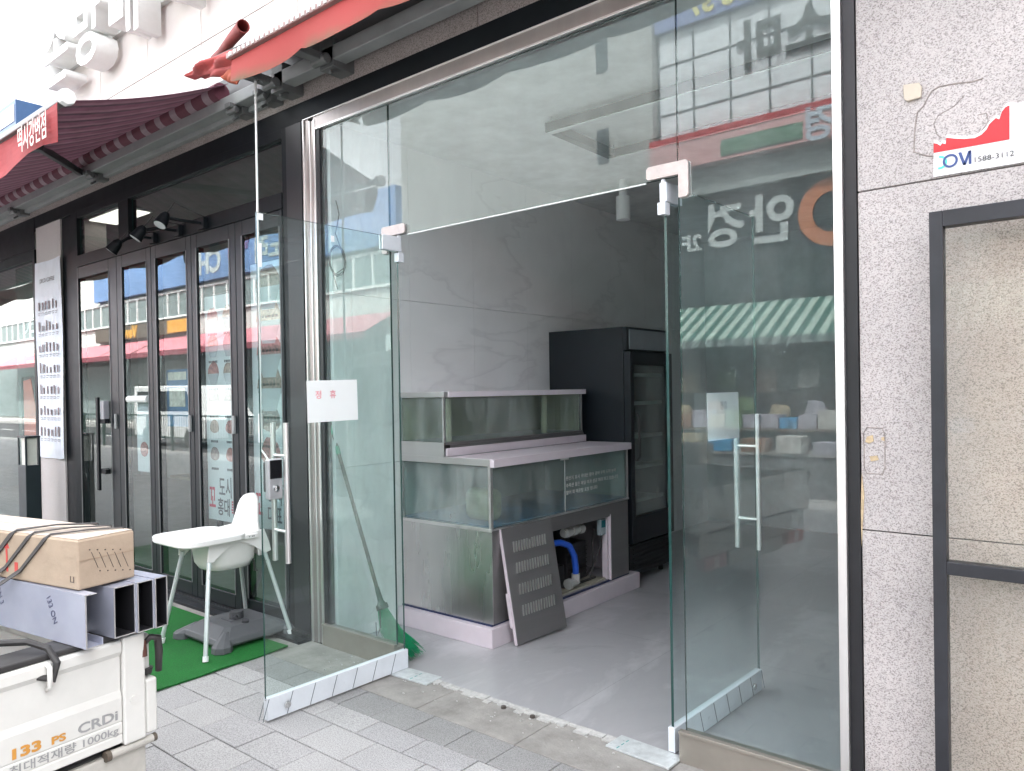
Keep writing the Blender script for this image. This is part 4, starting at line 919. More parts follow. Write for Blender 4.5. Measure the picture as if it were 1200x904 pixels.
# ================================================================ TURF, HIGH CHAIR, UMBRELLA BASE
TF, t, bs = nodes('artificial_turf'); c = coords(t)
n = N(t, 'ShaderNodeTexNoise', Scale=420.0, Detail=2.0); t.links.new(c, n.inputs['Vector']); n2 = N(t, 'ShaderNodeTexNoise', Scale=2.5, Detail=5.0); t.links.new(c, n2.inputs['Vector'])
r = ramp(t, n.outputs[0], [(.3, (.001, .06, .008)), (.7, (.003, .22, .025))]); r2 = ramp(t, n2.outputs[0], [(.3, (.75, .75, .75)), (.7, (1.0, 1.0, 1.0))])
mx = N(t, 'ShaderNodeMixRGB', blend_type='MULTIPLY'); mx.inputs[0].default_value = 1; t.links.new(r.outputs[0], mx.inputs[1]); t.links.new(r2.outputs[0], mx.inputs[2]); t.links.new(mx.outputs[0], bs.inputs['Base Color']); bs.inputs['Roughness'].default_value = .9
bp = N(t, 'ShaderNodeBump', Strength=.8, Distance=.004); t.links.new(n.outputs[0], bp.inputs['Height']); t.links.new(bp.outputs[0], bs.inputs['Normal'])
b = MB(); G_ = []
for i in range(13):
    y = 1.2+(2.57-1.2)*i/12; G_.append([(-3.80-.045*(i/12)+random.uniform(-.004, .004) if k == 30 else -7.6+(3.78)*k/30, y, .009+(.004*math.sin(i*1.7) if k == 30 else 0)) for k in range(31)])
b.sheet(G_); tag(b.build('artificial_turf_mat', TF, solid=.008), 'bright green artificial turf mat before the folding doors', 'mat')

hc = thing('high_chair', 'white plastic baby high chair with tray on green turf', 'high chair', (-4.27, 2.42, .014))
HW = mat('chair_white', (.84, .83, .80), .35, 0, .03); LEGM = mat('leg_pale_grey', (.60, .65, .64), .3, .3, .04)
zt_ = .55
for (fx, fy, tx, ty) in ((-3.985, 2.13, -4.115, 2.235), (-4.515, 2.14, -4.425, 2.235), (-4.02, 2.705, -4.12, 2.59), (-4.56, 2.73, -4.42, 2.60)):
    b = MB(); b.tube([(tx, ty, .56), (fx, fy, .03)], .0125, 14); lg = b.build('leg', LEGM, hc)
    b = MB(); b.tube([(fx+(tx-fx)*.05, fy+(ty-fy)*.05, .045), (fx, fy, .016)], .0165, 12); b.build('foot_cap', WHITE, lg)
# seat shell: bucket with high rounded back
b = MB()
def rr_(cx, cy, hx, hy, z, n=28, pw=3.2, dz=None):
    out = []
    for k in range(n):
        a = 2*math.pi*k/n; ca, sa = math.cos(a), math.sin(a)
        x = cx+hx*abs(ca)**(2/pw)*(1 if ca >= 0 else -1); y = cy+hy*abs(sa)**(2/pw)*(1 if sa >= 0 else -1)
        out.append((x, y, z+(dz(x, y) if dz else 0)))
    return out
cx, cy = -4.27, 2.415
b.ring([rr_(cx, cy, .10, .11, .455), rr_(cx, cy, .125, .13, .462), rr_(cx, cy, .145, .155, .50), rr_(cx, cy, .155, .17, .60), rr_(cx, cy, .16, .175, .66), rr_(cx, cy, .152, .168, .66), rr_(cx, cy, .145, .16, .60), rr_(cx, cy, .13, .14, .49)])
b.build('seat', HW, hc, smooth=True)
# back
b = MB(); rows = []
prof = [(.52, .195), (.60, .185), (.66, .170), (.71, .145), (.76, .128), (.80, .118), (.835, .098), (.86, .070), (.873, .035), (.876, .008)]
for off in (0, .022):
    rows.append([[(cx-.045*min(1, (z-.5)/.2)+hw*.88*s_, cy+.165+.05*(z-.5)/.37+off-.035*(abs(s_)**2)*(hw/.19), z) for s_ in (-1, -.75, -.5, -.25, 0, .25, .5, .75, 1)] for z, hw in prof])
for L in rows: b.sheet(L)
A, B = rows
def strip(u, v):
    for i in range(len(u)-1): b.face([b.bm.verts.new(p) for p in (u[i], u[i+1], v[i+1], v[i])])
strip([r_[0] for r_ in A], [r_[0] for r_ in B]); strip([r_[-1] for r_ in A], [r_[-1] for r_ in B]); strip(A[-1], B[-1]); strip(A[0], B[0])
bmesh.ops.remove_doubles(b.bm, verts=b.bm.verts, dist=.0005)
b.build('backrest', HW, hc, smooth=True, bevel=0)
# side skirts with arch and leg sockets
for sx_ in (-1, 1):
    b = MB(); xs_ = cx+sx_*.162; T = Vector((sx_*.012, 0, 0))
    L = [(cy-.19, .64), (cy-.20, .54), (cy-.165, .53)]+[(cy-.15+.30*k/10, .545+.075*math.sin(math.pi*k/10)) for k in range(11)]+[(cy+.175, .53), (cy+.215, .54), (cy+.20, .60), (cy+.17, .68), (cy, .665)]
    b.prism([(xs_, y, z) for y, z in L], T); b.build('side_skirt', HW, hc, bevel=.004)
b = MB(); L = []
for i, (z0, k_) in enumerate(((.640, .97), (.648, 1.0), (.672, 1.0), (.678, .985), (.666, .93))):
    L.append(rr_(cx-.005, cy-.155, .232*k_, .205*k_, z0, 32, 5))
b.ring(L); b.build('tray', HW, hc, smooth=False, bevel=.002)
b = MB(); b.box(cx+.172, cx+.19, cy-.12, cy+.12, .636, .664); b.build('tray_arm', HW, hc, bevel=.004); b = MB(); b.box(cx-.19, cx-.172, cy-.12, cy+.12, .636, .664); b.build('tray_arm', HW, hc, bevel=.004)
b = MB()
for k in (.055, .075, .085): b.box(cx+.1905, cx+.192, cy+k, cy+k+.006, .647, .653)
b.box(cx+.155, cx+.16, cy+.1, cy+.108, .43, .50); b.tube([(cx+.12, cy+.12, .50), (cx+.13, cy+.13, .43), (cx+.14, cy+.14, .42)], .006, 8); b.build('harness_strap', MATS['dark_grip'], hc)

ub = thing('umbrella_base', 'grey plastic umbrella weight base behind the high chair', 'umbrella base', (-4.28, 2.50, .014))
UB = mat('grey_base_plastic', (.10, .103, .11), .5, 0, .08, 5)
ux, uy = -4.29, 2.50
b = MB()
def oct_(h, c_, z): return [(ux+x, uy+y, z) for x, y in ((-h, -h+c_), (-h+c_, -h), (h-c_, -h), (h, -h+c_), (h, h-c_), (h-c_, h), (-h+c_, h), (-h, h-c_))]
b.ring([oct_(.235, .05, .03), oct_(.245, .05, .045), oct_(.235, .05, .075), oct_(.16, .03, .115), oct_(.15, .03, .12)]); b.build('body', UB, ub, bevel=.004)
for sx_ in (-1, 1):
    for sy_ in (-1, 1):
        b = MB(); c_ = Vector((ux+sx_*.225, uy+sy_*.225, 0)); 
        b.ring([[c_+Vector((.062*math.cos(a*math.pi/4+.39), .062*math.sin(a*math.pi/4+.39), .014)) for a in range(8)], [c_+Vector((.058*math.cos(a*math.pi/4+.39), .058*math.sin(a*math.pi/4+.39), .05)) for a in range(8)], [c_+Vector((-sx_*.06+.015*math.cos(a*math.pi/4+.39), -sy_*.06+.015*math.sin(a*math.pi/4+.39), .105)) for a in range(8)]])
        b.build('foot', UB, ub, bevel=.004)
b = MB(); b.tube([(ux, uy, .12), (ux, uy, .16)], [.045, .04], 16); b.tube([(ux+.03, uy-.02, .135), (ux+.055, uy-.04, .135)], .012, 10); b.build('pole_socket', mat('dark_socket_grey', (.05, .05, .055), .5), ub)
b = MB(); b.tube([(ux+.13, uy-.02, .115), (ux+.135, uy-.02, .135)], .022, 14); b.build('filler_cap', MATS['dark_socket_grey'], ub)
b = MB(); b.box(ux-.05, ux+.07, uy-.075, uy-.068, .1205, .128); b.build('rib', UB, ub)

# ================================================================ TRUCK AND CARGO
# local frame: origin at rear right... rear face x=0, truck body towards -x, y=0 at the shop side
TR = Vector((-2.17, 1.02, 0)); TRZ = R(6.5)
tk = thing('flatbed_truck', 'white one tonne flatbed truck parked with its tailgate beside the camera', 'truck', TR, TRZ, local=True)
TW = mat('truck_white', (.65, .64, .605), .30, 0, .05, 4, coat=.4); TW2 = mat('truck_white_dirty', (.46, .44, .40), .45, 0, .12, 8)
ztop, zbot = .832, .545
W2 = 1.62
# tailgate as ribbed panel: profile (depth, z)
b = MB(); prof = [(0, zbot+.0), (.012, zbot+.005), (.012, zbot+.026), (.009, zbot+.029), (.012, zbot+.032), (.012, zbot+.060), (.009, zbot+.063), (.012, zbot+.066), (.012, zbot+.13), (.006, zbot+.15), (.006, ztop-.045), (.016, ztop-.03), (.016, ztop-.006), (.010, ztop)]
pr_ = [(x, z) for x, z in prof]+[(-.03, ztop), (-.03, zbot)]
y0_, y1_ = -W2+.07, -.118
b.prism([(x, y0_, z) for x, z in pr_], (0, y1_-y0_, 0)); tg = b.build('tailgate', TW, tk, bevel=.003)
b = MB(); b.box(-.10, -.031, -W2+.07, -.12, ztop-.05, ztop+.005)
b.box(-.10, .004, -W2+.07, -.12, ztop+.0008, ztop+.016); b.build('black_rail_cover', RUBBER, tg, bevel=.004)
b = MB()
for yy in (-.31, -.75, -1.2): b.tube([(.012, yy, ztop-.07), (.028, yy, ztop-.06), (.028, yy, ztop-.012), (.01, yy, ztop-.004)], .0065, 8)
b.build('rope_hook', TW, tg, smooth=True)
OR = mat('decal_orange', (.60, .28, .05), .5); GRD = mat('decal_grey', (.30, .30, .30), .5)
text('133', .034, OR, 'decal_power', (.0135, -.402, zbot+.074), (0, 1, 0), (0, 0, 1), tg, .0006, .0014, 'LEFT', sx=1.5)
text('PS', .026, OR, 'decal_power', (.0135, -.304, zbot+.074), (0, 1, 0), (0, 0, 1), tg, .0006, .0008, 'LEFT', sx=1.45)
text('CRDi', .036, GRD, 'decal_engine', (.0135, -.130, zbot+.074), (0, 1, 0), (0, 0, 1), tg, .0006, .0008, 'RIGHT', sx=1.32)
text('최대적재량 1000kg', .027, GRD, 'decal_load', (.0135, -.130, zbot+.036), (0, 1, 0), (0, 0, 1), tg, .0006, .0002, 'RIGHT', sx=1.3)
# corner post
b = MB(); b.box(-.05, .018, -.116, -.052, zbot-.005, ztop+.005); b.build('corner_post', TW, tk, bevel=.006)
b = MB(); b.tube([(.0185, -.088, zbot+.115), (.0205, -.088, zbot+.115)], .011, 18); b.build('post_boss', TW, tk)
b = MB(); b.box(-.05, .012, -W2+.0, -W2+.066, zbot-.005, ztop+.005); b.build('corner_post', TW, tk, bevel=.006)
# side gates: edge of the near one seen
for yb_ in (-.05, -W2-.035):
    b = MB(); b.box(-2.85, .014, yb_, yb_+.035, zbot, zbot+.155); b.box(-2.85, -.012, yb_+.002, yb_+.030, zbot+.155, ztop-.01); sg_ = b.build('side_gate', TW, tk, bevel=.008, seg=3)
    b = MB()
    b.bm.free()
    for x in (-.02, -1.2, -2.4): b = MB(); b.tube([(x, yb_+.02, zbot+.16), (x, yb_+.02, zbot+.178)], [.016, .02], 12); b.build('rubber_stop', RUBBER, sg_)
    b = MB(); b.tube([(.004, yb_+.006, ztop-.03), (.02, yb_+.012, ztop-.012), (.02, yb_+.034, ztop-.02), (.016, yb_+.040, ztop-.06), (.012, yb_+.040, ztop-.118)], [.007, .009, .011, .011, .009], 10); b.build('latch_handle', mat('latch_rubber', (.035, .03, .03), .5), sg_, smooth=True)
    b = MB(); b.tube([(.005, yb_-.004, ztop-.02), (.009, yb_-.004, ztop-.065)], .012, 10); b.build('rusty_catch', mat('rusty_catch', (.10, .035, .025), .7, 0, .3), sg_)
b = MB()
b.tube([(.006, -.155, zbot-.018), (.006, -.03, zbot-.018)], .0115, 14); b.build('hinge_tube', TW2, tk); b = MB(); b.tube([(.006, -W2, zbot-.018), (.006, -W2+.2, zbot-.018)], .0115, 14); b.build('hinge_tube', TW2, tk)
b = MB(); b.tube([(.006, -.165, zbot-.018), (.006, -.152, zbot-.018)], .015, 12); b.tube([(.006, -.03, zbot-.018), (.006, -.02, zbot-.018)], .012, 12); b.build('hinge_cap', mat('rust_grease', (.10, .08, .06), .6, 0, .2), tk)
b = MB(); b.box(-2.85, -.031, -W2+.03, -.052, zbot-.02, zbot+.01); b.build('bed_floor', mat('bed_black', (.03, .03, .032), .6), tk)
b = MB(); b.box(-2.88, -2.85, -W2-.03, -.01, zbot, ztop+.35); b.build('bed_front_guard', TW, tk, bevel=.004)
b = MB(); b.box(-2.8, -.02, -1.05, -.97, .34, .50); b.box(-2.8, -.02, -.65, -.57, .34, .50); b.box(-.08, -.02, -W2+.02, -.04, .40, .522); b.build('chassis', mat('chassis_grey', (.10, .10, .10), .6), tk)
b = MB(); b.box(-.02, .0, -W2+.05, -.045, .38, .522); b.box(-.07, .0, -1.2, -.42, .27, .37); b.build('rear_bumper', TW2, tk, bevel=.005)
for yy in (-.37, -W2+.08):
    b = MB(); b.box(-.06, .010, yy, yy+.27, .285, .375); tl_ = b.build('tail_lamp', mat('tail_red', (.42, .02, .015), .2), tk, bevel=.006)
    b = MB(); b.box(.0102, .013, yy+.10, yy+.16, .295, .365); b.build('reverse_lens', WHITE, tl_)
b = MB(); b.box(.001, .006, -1.0, -.64, .28, .36); b.build('number_plate', mat('plate_green', (.60, .62, .58), .4), tk)
for wx in (-.75, -3.75):
    for wy in (-.24, -W2+.06):
        b = MB(); b.tube([(wx, wy, .285), (wx, wy+.18, .285)], .285, 28); ty = b.build('wheel', RUBBER, tk, bevel=.02, seg=3)
        b = MB(); yo = wy+.181 if wy > -1 else wy-.001; b.tube([(wx, yo, .285), (wx, yo+(.01 if wy > -1 else -.01), .285)], .17, 24); b.build('rim', mat('rim_grey', (.4, .4, .4), .4, .5), ty)
b = MB(); b.prism([(-4.55, -W2-.02, .40), (-2.95, -W2-.02, .40), (-2.95, -W2-.02, 1.85), (-3.3, -W2-.02, 1.93), (-4.05, -W2-.02, 1.88), (-4.5, -W2-.02, 1.15)], (0, W2, 0)); cab = b.build('cab', TW, tk, bevel=.03, seg=3)
b = MB()
for yy in (-W2-.028, -.022): b.prism([(-4.38, yy, 1.18), (-3.3, yy, 1.18), (-3.3, yy, 1.76), (-4.0, yy, 1.76)], (0, .014, 0))
b.build('cab_window', mat('car_glass', (.02, .025, .03), .06), cab)

def lbox(mb, x0, x1, y0, y1, z0, z1): mb.box(x0, x1, y0, y1, z0, z1)
# channels: local frame shared with the truck, lying on the rail cover
FILMC, t, bs = nodes('channel_film'); c = coords(t); n = N(t, 'ShaderNodeTexNoise', Scale=7.0, Detail=4.0); t.links.new(c, n.inputs['Vector'])
r = ramp(t, n.outputs[0], [(.3, (.42, .44, .54)), (.7, (.52, .54, .63))]); t.links.new(r.outputs[0], bs.inputs['Base Color']); bs.inputs['Roughness'].default_value = .22; bs.inputs['Metallic'].default_value = .35
INS = mat('channel_inside', (.06, .06, .068), .35, .7, .1); EDG = mat('cut_edge', (.70, .70, .70), .3, .8)
zc0 = ztop+.018
def channel(y0, y1, z0, h, xe, label, faces, L=1.9, rz=R(2.0)):
    o = thing('steel_channel', label, 'metal channel', TR, TRZ+rz, 'film covered steel channels on the truck bed', local=True)
    tck = .0022
    b = MB()
    if 'l' in faces: b.box(xe-L, xe, y0, y0+tck, z0, z0+h)
    if 'r' in faces: b.box(xe-L, xe, y1-tck, y1, z0, z0+h)
    if 't' in faces: b.box(xe-L, xe, y0+tck, y1-tck, z0+h-tck, z0+h)
    if 'b' in faces: b.box(xe-L, xe, y0+tck, y1-tck, z0, z0+tck)
    if 'T' in faces: b.box(xe-L, xe, y0+tck, y0+.03, z0+h-tck, z0+h)
    if 'B' in faces: b.box(xe-L, xe, y0+tck, y0+.045, z0, z0+tck); b.box(xe-L, xe, y0+.043, y0+.045, z0+tck, z0+.02)
    sh = b.build('outer_film', FILMC, o)
    b = MB(); g = .0004
    if 'l' in faces and 'B' not in faces: b.box(xe-L, xe-.001, y0+tck+g, y0+tck+2*g, z0+tck, z0+h-tck)
    if 'r' in faces: b.box(xe-L, xe-.001, y1-tck-2*g, y1-tck-g, z0+tck, z0+h-tck)
    if 'b' in faces: b.box(xe-L, xe-.001, y0+tck+3*g, y1-tck-3*g, z0+tck+g, z0+tck+2*g)
    if 't' in faces: b.box(xe-L, xe-.001, y0+tck+3*g, y1-tck-3*g, z0+h-tck-2*g, z0+h-tck-g)
    b.box(xe-L, xe-L+.002, y0+.003, y1-.003, z0+.003, z0+h-.003)
    b.build('inner_face', INS, o)
    b = MB()
    e = .0012
    if 'l' in faces: b.box(xe, xe+e, y0-.0004, y0+tck+.0004, z0, z0+h)
    if 'r' in faces: b.box(xe, xe+e, y1-tck-.0004, y1+.0004, z0, z0+h)
    if 'b' in faces or 'B' in faces: b.box(xe, xe+e, y0+tck, (y1-tck) if 'b' in faces else y0+.045, z0-.0004, z0+tck+.0004)
    if 't' in faces or 'T' in faces: b.box(xe, xe+e, y0+tck, (y1-tck) if 't' in faces else y0+.03, z0+h-tck, z0+h)
    b.build('cut_edge', EDG, o)
    return o
c1 = channel(-.240, -.165, zc0, .140, .055, 'open steel channel with printed film nearest the camera', 'lTB', 1.5)
b = MB(); PRN = mat('film_print_navy', (.05, .055, .12), .5)
for xo, s_ in ((-.13, '133 ON'), (-.40, 'ION 3'), (-.70, 'ONE')):
    d_ = Vector((.45, 0, -.9)).normalized(); u_ = Vector((.9, 0, .45)).normalized()
    text(s_, .030, PRN, 'film_print', (xo, -.2408, zc0+.115), d_, u_, c1, .0004, .0, 'LEFT', sx=.8)
b.bm.free()
channel(-.152, -.092, zc0, .136, .035, 'steel channel second from the camera under the cardboard box', 'lrtb', 1.9)
channel(-.091, -.044, zc0, .138, .045, 'dark ended steel channel third from the camera', 'lrtb', 1.9)
channel(-.043, -.006, zc0, .140, .052, 'dark ended steel channel farthest from the camera, beside truck corner', 'lrtb', 1.7)
for nm in (): pass
# cardboard box
CB = mat('cardboard', (.42, .325, .24), .8, 0, .10, 4, .25, 30); CBT = mat('cardboard_top', (.50, .43, .36), .75, 0, .06, 4)
bx = thing('cardboard_box', 'long worn cardboard box strapped on top of the steel channels', 'cardboard box', TR, TRZ+R(5), local=True)
zb0 = zc0+.142; hb = .132
b = MB(); n_ = 1
b.box(-.75, -.012, -.226, -.062, zb0, zb0+hb); ob = b.build('carton', CB, bx, bevel=.005, seg=2)
b = MB(); b.box(-.748, -.016, -.222, -.146, zb0+hb+.0005, zb0+hb+.003); b.box(-.748, -.016, -.142, -.066, zb0+hb+.0005, zb0+hb+.0035); b.build('top_flap', CBT, ob, bevel=.001)
b = MB(); b.box(-.0118, -.0108, -.222, -.066, zb0+.076, zb0+.0775); b.build('flap_seam', mat('seam_brown', (.33, .24, .17), .8), ob)
b = MB(); random.seed(5)
for k in range(5):
    y_ = -.189+k*.022; z_ = zb0+.095-.004*k
    for q_ in range(3): pass
    b.obox((-.0105, y_, z_), (-.0105, y_+.018, z_-.045), .001, .0012, (1, 0, 0)); b.box(-.0115, -.0098, y_-.006, y_-.003, z_+.006, z_+.009); b.box(-.0115, -.0098, y_+.022, y_+.025, z_-.056, z_-.053)
b.build('staple_mark', mat('pencil_dark', (.10, .08, .07), .7), ob)
b = MB(); b.prism([(-.34, -.2272, zb0+.02), (-.332, -.2272, zb0+.02), (-.335, -.2272, zb0+.085), (-.343, -.2272, zb0+.085)], (0, .001, 0)); b.prism([(-.352, -.2272, zb0+.086), (-.325, -.2272, zb0+.086), (-.34, -.2272, zb0+.11)], (0, .001, 0)); b.box(-.30, -.285, -.2272, -.2262, zb0+.02, zb0+.05); b.build('red_arrow_mark', mat('carton_red', (.60, .08, .07), .7), ob)
b = MB()
for q_ in ((-.045, zb0+.02), (-.45, zb0+.03)): b.box(q_[0], q_[0]+.016, -.2272, -.2262, q_[1], q_[1]+.002); b.box(q_[0], q_[0]+.002, -.2272, -.2262, q_[1], q_[1]+.016); b.box(q_[0]+.014, q_[0]+.016, -.2272, -.2262, q_[1], q_[1]+.016)
b.build('black_mark', MATS['pencil_dark'], ob)
# rubber straps over the box
def strap(pts, w_, name, label):
    b = MB(); pts = [Vector(p) for p in pts]; rings = []
    for i, p in enumerate(pts):
        d = (pts[min(i+1, len(pts)-1)]-pts[max(i-1, 0)]).normalized(); s_ = d.cross(Vector((1, 0, 0))).normalized() if abs(d.x) < .9 else Vector((0, 0, 1))
        a_ = Vector((1, 0, 0))-d*d.x; a_.normalize()
        rings.append([p+a_*w_/2+s_*.0015, p-a_*w_/2+s_*.0015, p-a_*w_/2-s_*.0015, p+a_*w_/2-s_*.0015])
    b.ring(rings); o = b.build(name, mat('strap_rubber', (.06, .055, .055), .55), None); o.location = TR; o.rotation_euler = (0, 0, TRZ+R(5))
    return tag(o, label, 'strap', 'black rubber straps over the cargo')
zt2 = zb0+hb+.006
for dx, w_, lab in ((0, .011, 'black rubber strap over the cardboard box, nearest its end'), (-.075, .011, 'black rubber strap over the cardboard box, in the middle'), (-.16, .014, 'black rubber strap over the cardboard box, farthest from its end')):
    strap([(-.36+dx, -.262, zb0-.03), (-.27+dx, -.2285, zb0+.03), (-.155+dx, -.2285, zb0+hb-.008), (-.14+dx, -.220, zt2+.001), (-.10+dx*.9, -.14, zt2+.002-dx*.03), (-.05+dx*.7, -.070, zt2+.001-dx*.02), (-.05+dx*.7, -.057, zb0+.09), (-.07+dx*.7, -.057, zb0+.0)], w_, 'rubber_strap', lab)
b = MB(); b.tube([(-.18, -.40, ztop+.005), (-.12, -.36, ztop+.04), (-.05, -.325, ztop+.045), (.0, -.30, ztop+.03), (.028, -.292, ztop-.005), (.026, -.30, ztop-.045), (.0, -.34, ztop-.028), (-.02, -.45, ztop+.018), (-.05, -.6, ztop+.02)], .009, 8)
o = b.build('tie_strap', RUBBER); o.location = TR; o.rotation_euler = (0, 0, TRZ); tag(o, 'black rubber tie looped over the white tailgate hook', 'strap')
# ================================================================ ACROSS THE STREET (seen in the glass)
YO = -14.0
def tx(s_, size, m_, x, z, parent, y=YO+.33, bold=.02, sx=1, al='CENTER', nm='sign_lettering'): return text(s_, size, m_, nm, (x, y, z), (-1, 0, 0), (0, 0, 1), parent, .03, bold, al, sx)
g1 = thing('glazed_building', 'white gridded glass commercial building across the street with optician floor', 'building', (-3, YO, 0))
b = MB(); b.box(-10.3, 12, YO-10, YO, 0, 15); b.build('wall', mat('facade_dark', (.03, .045, .052), .4), g1)
b = MB(); b.box(-10.3, 12, YO+.001, YO+.10, 8.35, 15); b.build('glazing', mat('white_glazing', (.62, .66, .70), .25, 0, .04, .6), g1)
b = MB()
for k in range(21): b.box(-10.3+k*1.06, -10.26+k*1.06, YO+.10, YO+.14, 8.35, 15)
for k in range(5): b.box(-10.3, 12, YO+.10, YO+.13, 9.2+k*1.38, 9.24+k*1.38)
b.build('mullion_grid', mat('mullion_dark', (.08, .09, .10), .5), g1)
b = MB(); b.box(-10.3, 12, YO, YO+.7, 7.45, 8.15); b.build('pink_fascia', mat('pink_fascia', (.52, .27, .27), .5), g1)
b = MB(); b.box(-10.3, 12, YO+.0, YO+.72, 8.151, 8.35); b.build('red_trim', mat('red_trim', (.50, .08, .09), .5), g1)
b = MB(); b.box(-10.3, 12, YO, YO+.3, 6.75, 7.449); b.build('grey_fascia', mat('grey_fascia', (.30, .34, .34), .5), g1)
b = MB(); b.box(-10.3, 12, YO+.101, YO+.30, 11.5, 12.6); b.build('blue_sign_band', mat('blue_band', (.13, .17, .36), .5), g1)
tx('6-38 37', .75, mat('sign_yellow', (.65, .60, .22), .5), -9.25, 11.65, g1, YO+.31, .03, 1, 'RIGHT')
tx('소마', 1.35, mat('sign_dark_grey', (.06, .07, .07), .5), -6.7, 9.95, g1, YO+.2, .03)
SW = mat('sign_letter_white', (.50, .55, .56), .5)
tx('안', 1.35, SW, -7.1, 5.35, g1, YO+.1, .04); tx('경', 1.25, SW, -8.4, 5.4, g1, YO+.1, .04); tx('2F', .6, SW, -9.35, 5.3, g1, YO+.1, .02)
b = MB(); arcs = []
def ringm(cx, cz, r0, r1, y, mb):
    o, i = arc(cx, cz, r0, r1, 0, 360, y, 36)
    for k in range(36): mb.prism([o[k], o[k+1], i[k+1], i[k]], (0, .05, 0))
ringm(-5.6, 5.8, .50, .85, YO+.02, b); b.build('orange_ring_logo', mat('orange_ring', (.55, .20, .09), .5), g1)
b = MB(); b.box(-10.2, -5, YO+.001, YO+.05, 3.8, 4.9)
for k in range(7): b.box(-4.8+k*2.3, -2.8+k*2.3, YO+.001, YO+.05, 4.6, 6.4)
b.build('window', mat('far_window', (.04, .055, .06), .1), g1)
tx('경', .9, mat('sign_pale_blue', (.40, .46, .55), .5), -5.7, 7.5, g1, YO+.72, .02)
b = MB(); b.box(-8.2, -6.1, YO+.701, YO+.74, 7.55, 7.95); b.build('green_pill_sign', mat('green_pill', (.05, .15, .08), .5), g1)
ga = thing('green_striped_awning', 'green and white striped market awning across the street', 'awning', (-6, YO+1, 3))
b = MB(); b.sheet([[(x, YO+.02+1.9*u, 3.72-1.05*u) for x in (-10.6, -8, -4, 0, 6)] for u in (0, .5, 1)]); b.build('canopy', stripes('green_stripe', (.42, .56, .50), (.05, .16, .13), 0, .34, .7), ga, solid=.01)
b = MB(); b.sheet([[(x, YO+1.92, 2.67-u) for x in (-10.6, -8, -4, 0, 6)] for u in (0, .18)]); b.build('valance', stripes('grey_stripe', (.25, .33, .32), (.12, .16, .16), 0, .34, .7), ga, solid=.01)
ms_ = thing('market_stall', 'long market stall bench stacked with produce across the street', 'stall', (-6, YO+1.6, 0))
b = MB(); b.box(-9.5, 3, YO+.9, YO+2.2, .45, .5)
for k in range(8): b.box(-9.4+k*1.7, -9.3+k*1.7, YO+1.0, YO+2.1, 0, .45)
b.build('bench', mat('stall_wood', (.12, .09, .07), .8), ms_)
random.seed(21); CC = [mat('crate_%s' % n, c, .7, 0, .3, 7) for n, c in (('lilac', (.36, .35, .42)), ('blue', (.03, .26, .52)), ('brown', (.24, .13, .08)), ('tan', (.33, .28, .18)), ('green', (.12, .20, .08)), ('white', (.5, .5, .48)))]
CN = ['lilac', 'blue', 'brown', 'tan', 'green', 'white']; seq = [3, 2, 0, 3, 4, 0, 0, 1, 0, 5, 2, 0, 3, 4, 0, 1, 3, 0, 2, 5]
for k in range(20):
    x = -9.4+k*.44; ci = seq[k]; hh = random.choice((.25, .32, .42))
    b = MB(); b.box(x, x+.40, YO+1.3, YO+1.95, .502, .502+hh); o = b.build('produce_crate', CC[ci], bevel=.01)
    w1 = CN[seq[k-1]] if k else 'stall end'; w2 = CN[seq[k+1]] if k < 19 else 'far end'
    tag(o, '%s crate on the stall bench between %s and %s, %s half' % (CN[ci], w1, w2, 'open' if k < 10 else 'inner'), 'crate', 'produce crates on the market stall')
for k in range(10):
    x = -9.3+k*.8; hh = (.3, .38, .26)[k % 3]; ci = (0, 3, 1, 2, 5)[k % 5]
    b = MB(); b.box(x, x+.55, YO+2.3, YO+2.8, 0, hh); o = b.build('ground_crate', CC[ci], bevel=.01)
    tag(o, '%s crate on the ground before the market stall, %s' % (CN[ci], ('by the open end', 'second from the open end', 'third from the open end', 'fourth from the open end', 'fifth from the open end', 'sixth from the open end', 'seventh from the open end', 'eighth from the open end', 'ninth from the open end', 'farthest from the open end')[k]), 'crate', 'crates on the ground by the stall')
for k in range(9):      # sacks heaped at the back
    x = -9.2+k*.85; b = MB(); random.seed(40+k); c0 = random.uniform(.16, .22)
    L = [(0, 0, .56), (.02, .01, .64), (-.02, 0, .74), (.03, 0, .90), (0, .02, 1.02+.1*(k % 3))]
    b.ring([[(x+px_+(.33-.035*i+random.uniform(-.04, .04))*math.cos(a*math.pi/7), YO+1.02+(c0-.02*i)*math.sin(a*math.pi/7), z_+random.uniform(-.03, .03)) for a in range(14)] for i, (px_, py_, z_) in enumerate(L)])
    o = b.build('produce_sack', CC[(3, 2, 4, 3, 0)[k % 5]], bevel=.02); tag(o, 'lumpy %s sack at the back of the market stall, place %s' % (CN[(3, 2, 4, 3, 0)[k % 5]], ('by the open end', 'near the open end', 'before the middle', 'left of middle', 'in the middle', 'right of middle', 'past the middle', 'near the inner end', 'by the inner end')[k]), 'sack', 'produce sacks on the market stall')
for k in range(7):
    x = -9.4+k*1.05; b = MB(); b.box(x, x+.5, YO+.72, YO+.80, 1.35+.1*(k % 2), 1.9); o = b.build('hanging_goods', CC[(3, 4, 2, 5, 3, 0, 2)[k]], bevel=.02)
    tag(o, 'hanging %s goods under the market awning, %s' % (CN[(3, 4, 2, 5, 3, 0, 2)[k]], ('outermost', 'second in', 'third in', 'fourth in', 'fifth in', 'sixth in', 'innermost')[k]), 'goods', 'goods hanging under the market awning')
g2 = thing('pale_tower_building', 'tall pale plastered building with narrow windows across the street', 'building', (-15.6, YO, 0))
b = MB(); b.box(-20.8, -10.35, YO-9, YO+.4, 0, 17); b.build('wall', mat('pale_plaster', (.34, .35, .34), .8, 0, .05, 1), g2)
b = MB()
